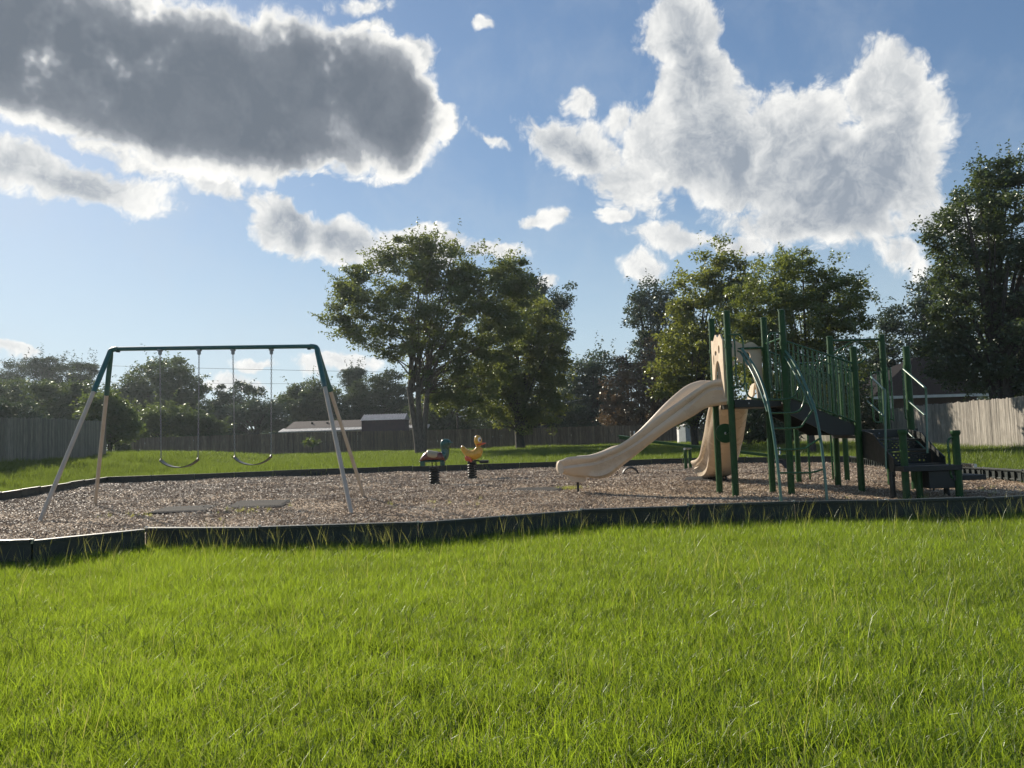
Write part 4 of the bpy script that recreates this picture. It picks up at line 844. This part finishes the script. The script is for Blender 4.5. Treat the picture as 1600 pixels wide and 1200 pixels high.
tree('pecan_tree', 'feathery open crowned tree left of the bushy maple', 'tree', (1085, 700), 44,
     [(1128, 425, 30, 38), (1085, 460, 42, 38), (1110, 500, 60, 50), (1065, 550, 45, 42), (1120, 580, 60, 50), (1050, 600, 32, 22), (1160, 450, 30, 40), (1090, 630, 50, 35)],
     NL(24000), .2, m_leafB, None, .25, 1, seed=5, clump=.6, limbs=40, ragged=.25)
tree('oak_tree', 'dark bluish oak standing behind the feathery open crowned tree', 'tree', (1025, 690), 74,
     [(1020, 470, 34, 30), (1005, 505, 30, 36), (1045, 500, 40, 50), (1015, 560, 40, 50), (1060, 560, 50, 60)], NL(14000), .3, m_leafD, None, .5, seed=6, clump=1.0, group=TR)
tree('plum_tree', 'reddish brown leaved tree behind the front slide', 'tree', (1000, 692), 70, [(985, 610, 40, 45), (1030, 595, 42, 50), (1000, 650, 50, 36), (1055, 640, 36, 45), (960, 660, 26, 30)], NL(14000), .26, m_leafR, None, .25, seed=7, clump=.9, group=TR)
tree('oak_tree', 'round headed green oak just left of the tall utility pole', 'tree', (930, 690), 92, [(932, 580, 34, 32), (905, 610, 30, 40), (955, 610, 30, 45), (925, 650, 45, 40), (880, 640, 30, 45)], NL(14000), .36, m_leafD, None, .5, seed=8, clump=1.2, group=TR)
tree('oak_tree', 'huge dark oak filling the right edge above the silvery fence', 'tree', (1565, 690), 35,
     [(1560, 290, 42, 42), (1530, 345, 52, 55), (1600, 330, 70, 80), (1510, 425, 55, 55), (1590, 440, 90, 85), (1490, 500, 42, 50), (1560, 530, 80, 60), (1640, 540, 90, 70), (1540, 590, 60, 30), (1620, 600, 60, 25), (1700, 400, 100, 130), (1465, 365, 26, 28), (1480, 560, 40, 34)],
     NL(66000), .17, m_leafC, None, .5, 1, seed=9, clump=.55, limbs=70)
tree('oak_tree', 'smaller oak tucked against the left flank of the huge dark oak', 'tree', (1450, 690), 58, [(1452, 470, 28, 42), (1440, 520, 26, 45), (1470, 560, 40, 50)], NL(9000), .25, m_leafD, None, .3, seed=10, clump=.8, group=TR)
tree('oak_tree', 'narrow tree seen against sky between maple and huge oak', 'tree', (1385, 690), 60, [(1392, 500, 17, 26), (1385, 545, 26, 34), (1375, 590, 34, 36), (1350, 600, 30, 40)], NL(9000), .25, m_leafD, None, .25, seed=11, clump=.8, group=TR)
tree('cedar_bush', 'black green bush in the shade under the bridge deck', 'bush', (1210, 704), 40, [(1190, 665, 36, 30), (1225, 660, 34, 36), (1335, 640, 34, 46), (1160, 670, 24, 26)], NL(13000), .16, m_leafC, None, .12, seed=12, clump=.45)
tree('oak_tree', 'dark rounded bush tree behind the shaded fence left of the house', 'tree', (1330, 690), 52, [(1320, 620, 40, 45), (1290, 640, 40, 40)], NL(8000), .22, m_leafC, None, .25, seed=13, clump=.7, group=TR)
# left horizon
for i, (x, y, rx, ry, dep, pyt, lab) in enumerate([(18, 582, 34, 22, 120, 690, 'flat topped pine at the far left edge'), (72, 572, 26, 16, 118, 690, 'tall dark pine left of the swing frame leg'), (97, 585, 28, 22, 124, 690, 'broad dark pine second from the swing frame leg'), (132, 580, 18, 20, 116, 690, 'slim open pine just left of the swing frame leg'), (554, 585, 13, 12, 110, 690, 'lone slender pine right of the swing frame')]):
    tree('pine_tree', lab, 'tree', (x, 700), dep, [(x, y, rx, ry*.8), (x-rx*.3, y+ry, rx*.8, ry*.6), (x+rx*.25, y+ry*1.9, rx*.7, ry*.6), (x-rx*.2, y+ry*2.8, rx*.6, ry*.5)], NL(5200), .42, m_leafP, None, .3, seed=20+i, clump=1.15, group='far pines', asp=.28, cflat=.4, limbs=26)
tree('oak_tree', 'mid green broad tree at the far left behind the grey fence', 'tree', (25, 690), 80, [(20, 615, 45, 28), (45, 640, 40, 26), (-20, 630, 40, 40), (-60, 620, 50, 45)], NL(11000), .32, m_leafC, None, .4, seed=30, clump=1.0, group=TR)
tree('oak_tree', 'rounded olive tree behind the grey fence beside the swing frame leg', 'tree', (105, 690), 72, [(85, 625, 38, 26), (120, 630, 34, 30), (105, 652, 48, 24)], NL(12000), .28, m_leafC, None, .4, seed=31, clump=.9, group=TR)
tree('wax_myrtle', 'greyish shrub leaning over the left end of the grey fence', 'shrub', (25, 690), 52, [(15, 648, 36, 20), (-30, 645, 40, 24), (55, 660, 20, 12)], NL(8000), .2, m_leafD, None, .15, seed=32, clump=.6)
tree('mulberry_bush', 'light green bush rising past the end of the grey fence', 'bush', (172, 700), 50, [(160, 640, 28, 26), (185, 655, 26, 26), (165, 665, 34, 22), (205, 675, 18, 14)], NL(11000), .22, m_leafE, None, .15, seed=33, clump=.6)
tree('oak_tree', 'large dark oak behind the left swing', 'tree', (245, 690), 96, [(225, 590, 32, 24), (262, 580, 30, 22), (245, 615, 62, 36), (290, 605, 26, 28), (205, 625, 36, 30), (250, 645, 66, 30)], NL(19000), .36, m_leafC, None, .6, seed=34, clump=1.2, group=TR)
tree('laurel_bush', 'yellowish green rounded shrub above the fence beneath the left swing chain', 'shrub', (250, 695), 68, [(255, 655, 38, 22), (235, 668, 30, 16)], NL(8000), .22, m_leafE, None, .12, seed=35, clump=.7, group='shrubs behind the back fence')
tree('laurel_bush', 'darker rounded shrub above the fence beneath the right swing chain of the left swing', 'shrub', (310, 695), 67, [(300, 663, 36, 22), (330, 672, 24, 14)], NL(8000), .22, m_leafC, None, .12, seed=36, clump=.7, group='shrubs behind the back fence')
tree('oak_tree', 'thin open crowned tree between the two swings', 'tree', (372, 690), 100, [(352, 612, 16, 9), (372, 606, 15, 11), (395, 612, 16, 9), (375, 628, 26, 12), (345, 635, 26, 18)], NL(3600), .34, m_leafD, None, .35, seed=37, clump=.8, group=TR, fill=.3, limbs=30)
tree('oak_tree', 'hazy green tree behind the right swing', 'tree', (400, 690), 92, [(400, 645, 34, 22), (360, 655, 34, 22), (425, 655, 24, 22), (330, 655, 22, 18)], NL(10000), .34, m_leafD, None, .4, seed=38, clump=1.0, group=TR)
tree('oak_tree', 'dense round dark evergreen above the low house roof', 'tree', (485, 690), 98, [(480, 632, 46, 34), (505, 635, 36, 32), (460, 645, 32, 26), (485, 612, 34, 18)], NL(17000), .33, m_leafC, None, .5, seed=39, clump=.9, group=TR, ragged=.06)
tree('oak_tree', 'loose green tree behind the plum shed', 'tree', (595, 690), 96, [(575, 620, 26, 26), (605, 605, 24, 26), (625, 625, 24, 24), (590, 645, 48, 20), (555, 640, 22, 26)], NL(12000), .34, m_leafF, None, .4, seed=40, clump=1.1, group=TR, ragged=.25)
tree('oak_tree', 'shaded tree behind the fork of the spreading elm', 'tree', (690, 690), 84, [(680, 640, 34, 34), (735, 600, 40, 34), (700, 660, 40, 22), (760, 655, 34, 24)], NL(12000), .3, m_leafC, None, .35, seed=41, clump=1.0, group=TR)
tree('oak_tree', 'shaded tree behind the leaning elm trunk', 'tree', (815, 690), 88, [(800, 650, 36, 28), (850, 645, 40, 30), (890, 655, 30, 26)], NL(10000), .32, m_leafF, None, .35, seed=42, clump=1.0, group=TR)
tree('privet_bush', 'small round bush at the corner where grey and brown fences meet', 'bush', (187, 716), 58, [(186, 702, 14, 13)], NL(3500), .16, m_leafC, None, .05, seed=43, clump=.3)
tree('banana_plant', 'little yellow green sapling against the brown fence between frame and swing', 'plant', (489, 700), 61, [(489, 690, 9, 6)], 160, .42, m_leafE, None, .03, seed=44, clump=.25, asp=.3, limbs=5)
# distant wood closing the view
rg = np.random.default_rng(77); n = NL(52000); pxs = rg.uniform(-900, 2500, n); hgt = 44+10*np.sin(pxs*.013)+8*np.sin(pxs*.041+1)+5*np.sin(pxs*.11); u = rg.uniform(0, 1, n)**.8
deps = rg.uniform(128, 150, n); y_h = 684-.031*(pxs-800); P = cC+np.stack([ (pxs-800)/1200*deps, deps, np.zeros(n)], 1); P[:, 2] = u*(hgt*140/1200+1)
o = link('distant_wood', leaves_mesh('distant_wood', P, 1.0, rg, m_leafF), m_leafF); o['kind'] = 'stuff'; o['label'] = 'distant wood closing the horizon behind all the trees'; 

# ------------------------------------------------------------------ grass and wood chips, scattered as instances
def blade_clump(name, n, rad, h0, h1, w, segs, m, seed, lean=.5):
    rg = random.Random(seed); vs = []; fs = []
    for _ in range(n):
        a = rg.uniform(0, 6.283); r = rad*math.sqrt(rg.random()); x, y = r*math.cos(a), r*math.sin(a); h = rg.uniform(h0, h1); b = rg.uniform(0, 6.283); l = rg.uniform(.1, lean)*h; f = rg.uniform(0, 6.283)
        dx, dy = math.cos(b)*l, math.sin(b)*l; wx, wy = math.cos(f)*w/2, math.sin(f)*w/2; o = len(vs)
        for s in range(segs+1):
            t = s/segs; k = 1-t**1.6; px_, py_, pz_ = x+dx*t*t, y+dy*t*t, h*t*(1-.18*t*l/h)
            if s == segs: vs.append((px_, py_, pz_))
            else: vs += [(px_-wx*k, py_-wy*k, pz_), (px_+wx*k, py_+wy*k, pz_)]
        for s in range(segs-1): fs.append((o+2*s, o+2*s+1, o+2*s+3, o+2*s+2))
        fs.append((o+2*segs-2, o+2*segs-1, o+2*segs))
    me = bpy.data.meshes.new(name); me.from_pydata(vs, [], fs); me.materials.append(m); return bpy.data.objects.new(name, me)
def scatter(name, pts, rots, scales, protos, **props):
    me = bpy.data.meshes.new(name); me.from_pydata(pts.tolist(), [], [])
    at_ = me.attributes.new('rot', 'FLOAT_VECTOR', 'POINT'); at_.data.foreach_set('vector', rots.astype(np.float32).ravel())
    at_ = me.attributes.new('scl', 'FLOAT_VECTOR', 'POINT'); at_.data.foreach_set('vector', scales.astype(np.float32).ravel())
    o = bpy.data.objects.new(name, me); COL.objects.link(o)
    t = bpy.data.node_groups.new(name+'_scatter', 'GeometryNodeTree'); t.interface.new_socket('Geometry', in_out='INPUT', socket_type='NodeSocketGeometry'); t.interface.new_socket('Geometry', in_out='OUTPUT', socket_type='NodeSocketGeometry')
    i_ = N(t, 'NodeGroupInput'); o_ = N(t, 'NodeGroupOutput'); m2p = N(t, 'GeometryNodeMeshToPoints'); iop = N(t, 'GeometryNodeInstanceOnPoints'); gti = N(t, 'GeometryNodeJoinGeometry')
    for pr in protos[::-1]:
        oi = N(t, 'GeometryNodeObjectInfo'); oi.inputs['Object'].default_value = pr; oi.inputs['As Instance'].default_value = True; t.links.new(oi.outputs['Geometry'], gti.inputs[0])
    a1 = N(t, 'GeometryNodeInputNamedAttribute', data_type='FLOAT_VECTOR'); a1.inputs[0].default_value = 'rot'; a2 = N(t, 'GeometryNodeInputNamedAttribute', data_type='FLOAT_VECTOR'); a2.inputs[0].default_value = 'scl'
    rv_ = N(t, 'FunctionNodeRandomValue', data_type='INT'); rv_.inputs[4].default_value = 0; rv_.inputs[5].default_value = len(protos)-1
    t.links.new(i_.outputs[0], m2p.inputs[0]); t.links.new(m2p.outputs[0], iop.inputs['Points']); t.links.new(gti.outputs[0], iop.inputs['Instance']); iop.inputs['Pick Instance'].default_value = True
    t.links.new(rv_.outputs[2], iop.inputs['Instance Index']); t.links.new(a1.outputs[0], iop.inputs['Rotation']); t.links.new(a2.outputs[0], iop.inputs['Scale']); t.links.new(iop.outputs[0], o_.inputs[0])
    md = o.modifiers.new('scatter', 'NODES'); md.node_group = t
    o['kind'] = 'stuff'
    for k, v in props.items(): o[k] = v
    return o
def noise2(x, y, s=1.): return (np.sin(x*1.7*s+1.3*np.sin(y*.9*s))+np.sin(y*2.1*s+1.1*np.sin(x*1.3*s+2))+np.sin((x+y)*.8*s+4))/3
rg = np.random.default_rng(5)
def cone(n, y0, y1, margin=1.6, pw=1.0):
    y = (rg.uniform(y0**(1+pw), y1**(1+pw), n))**(1/(1+pw)); x = rg.uniform(-1, 1, n)*(y*.70+margin); return x, y
# near lawn
n = int(42000*Q); x, y = cone(n, 1.3, 9.6, 1.4); k_ = ~inpoly(x, y, poly) | False; k_ &= polydist(x, y, poly) > .03; x, y = x[k_], y[k_]; n = len(x)
ex_, ey_ = [], []
for (a, b) in zip(poly[:9], poly[1:10]):
    L = math.dist(a, b); m_ = int(L*70*Q); t = rg.random(m_); off = rg.uniform(.05, .35, m_); nx_, ny_ = (b[1]-a[1])/L, -(b[0]-a[0])/L
    ex_.append(a[0]+(b[0]-a[0])*t+nx_*off); ey_.append(a[1]+(b[1]-a[1])*t+ny_*off)
a, b = poly[-1], poly[0]; m_ = int(190*Q); t = rg.random(m_); ex_.append(a[0]+(b[0]-a[0])*t); ey_.append(a[1]+(b[1]-a[1])*t-rg.uniform(.05, .35, m_))
x = np.concatenate([x]+ex_); y = np.concatenate([y]+ey_); k_ = ~inpoly(x, y, poly) & (polydist(x, y, poly) > .03); x, y = x[k_], y[k_]; n = len(x)
s = (1.02+.35*np.exp(-polydist(x, y, poly)/.25)+.20*noise2(x, y, 1.2)+.12*noise2(x, y, 3.7))*rg.uniform(.8, 1.2, n); hs_ = s*rg.uniform(.75, 1.1, n)
protos = [blade_clump('grass_tuft', 36, .085, .04, .105, .0036, 4, m_grass, 40+i, .95) for i in range(7)]+[blade_clump('grass_tuft_bent', 26, .09, .06, .14, .004, 4, m_grass, 60, 1.3)]
scatter('lawn_grass', np.stack([x, y, np.zeros(n)], 1), np.stack([rg.normal(0, .08, n), rg.normal(0, .08, n), rg.uniform(0, 6.28, n)], 1), np.stack([s*.5+.55, s*.5+.55, hs_], 1), protos, label='mown bright green grass in the foreground')
# taller stalks, thick along the border front
n = int(5200*Q); x, y = cone(n, 1.8, 9.6, 1.2); d_ = polydist(x, y, poly); k_ = (~inpoly(x, y, poly)) & (d_ > .04) & ((rg.random(n) < .13) | ((d_ < .30) & (rg.random(n) < .9))); x, y = x[k_], y[k_]
bx = []; by = []
for (a, b) in zip(poly[:9], poly[1:10]):
    L = math.dist(a, b)
    m_ = int(L*46); t = rg.random(m_); off = np.abs(rg.normal(.05, .12, m_))+.05; nx_, ny_ = (b[1]-a[1])/L, -(b[0]-a[0])/L
    bx.append(a[0]+(b[0]-a[0])*t+nx_*off); by.append(a[1]+(b[1]-a[1])*t+ny_*off)
x = np.concatenate([x]+bx); y = np.concatenate([y]+by); k_ = ~inpoly(x, y, poly); x, y = x[k_], y[k_]; n = len(x)
protos = [blade_clump('grass_stalk', 3, .03, .15, .36, .0034, 5, m_stalk, 80+i, .5) for i in range(5)]
scatter('grass_stalks', np.stack([x, y, np.zeros(n)], 1), np.stack([rg.normal(0, .12, n), rg.normal(0, .12, n), rg.uniform(0, 6.28, n)], 1), np.repeat(rg.uniform(.5, 1.15, n)[:, None], 3, 1), protos, label='taller grass stalks standing along the black border')
m_coarse = leafmat('coarse_blade', (.03, .06, .012), (.07, .11, .02), .3, (.12, .19, .02), gloss=.04, inst=True)
n = int(2400*Q); x, y = cone(n, 1.8, 9.2, 1.2); k_ = (~inpoly(x, y, poly)) & (polydist(x, y, poly) > .08) & (noise2(x*1.5+3, y*1.5) > -.25); x, y = x[k_], y[k_]; n = len(x)
protos = [blade_clump('coarse_grass', 3, .02, .11, .20, .005, 4, m_coarse, 210+i, .9) for i in range(5)]
scatter('coarse_grass', np.stack([x, y, np.zeros(n)], 1), np.stack([rg.normal(0, .2, n), rg.normal(0, .2, n), rg.uniform(0, 6.28, n)], 1), np.repeat(rg.uniform(.6, 1.15, n)[:, None], 3, 1), protos, label='dark coarse blades standing up among the finer lawn grass')
# far lawn
n = int(70000*Q); y = rg.uniform(9.5**1.6, 66**1.6, n)**(1/1.6); x = rg.uniform(-1, 1, n)*(y*.72+4); k_ = (~inpoly(x, y, poly)) & (polydist(x, y, poly) > .12); x, y = x[k_], y[k_]; n = len(x)
s = np.clip(y/26, .7, 2.2)*rg.uniform(.7, 1.3, n); hh_ = (1+.35*noise2(x*.6, y*.6))*rg.uniform(.7, 1.4, n)*np.clip(.75+y/60, .8, 1.5)
protos = [blade_clump('lawn_tuft', 40, .22, .10, .24, .016, 3, m_grassfar, 120+i, .7) for i in range(6)]
scatter('lawn_grass', np.stack([x, y, terrain(x, y)-.01], 1), np.stack([rg.normal(0, .06, n), rg.normal(0, .06, n), rg.uniform(0, 6.28, n)], 1), np.stack([s, s, hh_], 1), protos, label='longer grass of the lawn beyond the play area')
# wood chips
def chip(name, seed):
    r = random.Random(seed); L, w, h = r.uniform(.02, .045), r.uniform(.007, .015), r.uniform(.004, .009); b = r.uniform(-.008, .008)
    vs = [(-L/2, -w*.3, 0), (-L*.1, -w/2, 0+b*.3), (L/2, -w*.25, b), (L*.45, w*.3, b), (0, w/2, b*.3), (-L*.45, w*.35, 0)]; vs += [(v[0]*.94, v[1]*.9, v[2]+h) for v in vs]
    me = bpy.data.meshes.new(name); me.from_pydata(vs, [], [tuple(range(5, -1, -1)), tuple(range(6, 12))]+[(i, (i+1) % 6, 6+(i+1) % 6, 6+i) for i in range(6)]); return me
mchip, t, o = newmat('wood_chip'); oi = N(t, 'ShaderNodeObjectInfo'); rp = N(t, 'ShaderNodeValToRGB'); pn = N(t, 'ShaderNodeTexNoise'); put(t, pn, 'Vector', oi.outputs['Location']); pn.inputs['Scale'].default_value = 1.1; pn.inputs['Detail'].default_value = 4; put(t, rp, 0, M_(t, 'ADD', M_(t, 'MULTIPLY', oi.outputs['Random'], .8), SS(t, pn.outputs[0], .3, .7, -.16, .26), clamp=True)); e = rp.color_ramp.elements
e[0].color = (.11, .072, .045, 1); e[1].position = 1; e[1].color = (.74, .64, .50, 1)
for ps_, c_ in ((.30, (.25, .175, .11, 1)), (.6, (.40, .31, .215, 1)), (.85, (.56, .46, .34, 1))): q = e.new(ps_); q.color = c_
p = N(t, 'ShaderNodeBsdfPrincipled'); put(t, p, 'Base Color', rp.outputs[0]); p.inputs['Roughness'].default_value = .6; t.links.new(p.outputs[0], o.inputs[0])
protos = []
for i in range(8): me = chip('wood_chip', i); me.materials.append(mchip); protos.append(bpy.data.objects.new('wood_chip', me))
n = int(380000*Q); y = rg.uniform(7.3**1.0, 25.0**1.0, n)**1.0; y = 7.3+(25-7.3)*rg.random(n)**1.5; x = rg.uniform(-1, 1, n)*(y*.70+1); k_ = inpoly(x, y, poly) & (polydist(x, y, poly) > .05); k_ &= rg.random(n) < (.72+.45*noise2(x*1.3, y*1.6)); x, y = x[k_], y[k_]; n = len(x)
s = rg.uniform(.6, 1.25, n)*np.clip(y/13, .8, 1.5)
scatter('wood_chips', np.stack([x, y, mulch_z(x, y)+rg.uniform(0, .018, n)], 1), np.stack([rg.normal(0, .38, n), rg.normal(0, .38, n), rg.uniform(0, 6.28, n)], 1), np.repeat(s[:, None], 3, 1), protos, label='wood chip mulch covering the play area')
# weeds in the mulch
wx, wy = [], []
for (cx_, cy_, r0, m_) in ((gnd(885, 762)[0], gnd(885, 762)[1], .3, 50), (gnd(390, 800)[0], gnd(390, 800)[1], .6, 22), (gnd(640, 790)[0], gnd(640, 790)[1], 1.2, 10), (gnd(215, 805)[0], gnd(215, 805)[1], .5, 10), (5.6, 10.5, .6, 26), (7.6, 11.5, 1, 22)):
    wx.append(cx_+rg.normal(0, r0*.5, m_)); wy.append(cy_+rg.normal(0, r0*.5, m_))
x = np.concatenate(wx); y = np.concatenate(wy); n = len(x)
protos = [blade_clump('weed_tuft', 9, .05, .03, .10, .006, 3, m_stalk, 180+i, 1.0) for i in range(3)]
scatter('weeds', np.stack([x, y, mulch_z(x, y)], 1), np.stack([x*0, x*0, rg.uniform(0, 6.28, n)], 1), np.repeat(rg.uniform(.5, 1.1, n)[:, None], 3, 1), protos, label='sparse weeds sprouting through the wood chips')

# ------------------------------------------------------------------ summer haze
mh, t, o = newmat('summer_haze'); pv_ = N(t, 'ShaderNodeVolumePrincipled'); pv_.inputs['Color'].default_value = (.82, .93, 1, 1); pv_.inputs['Density'].default_value = .00030; pv_.inputs['Anisotropy'].default_value = .45
t.links.new(pv_.outputs[0], o.inputs['Volume'])
o = MB().box((0, 1170, 9.5), (3060, 2520, 21)).build('haze', mh); o['kind'] = 'stuff'; o['label'] = 'faint warm air haze over the whole park'
sc.cycles.volume_bounces = 0
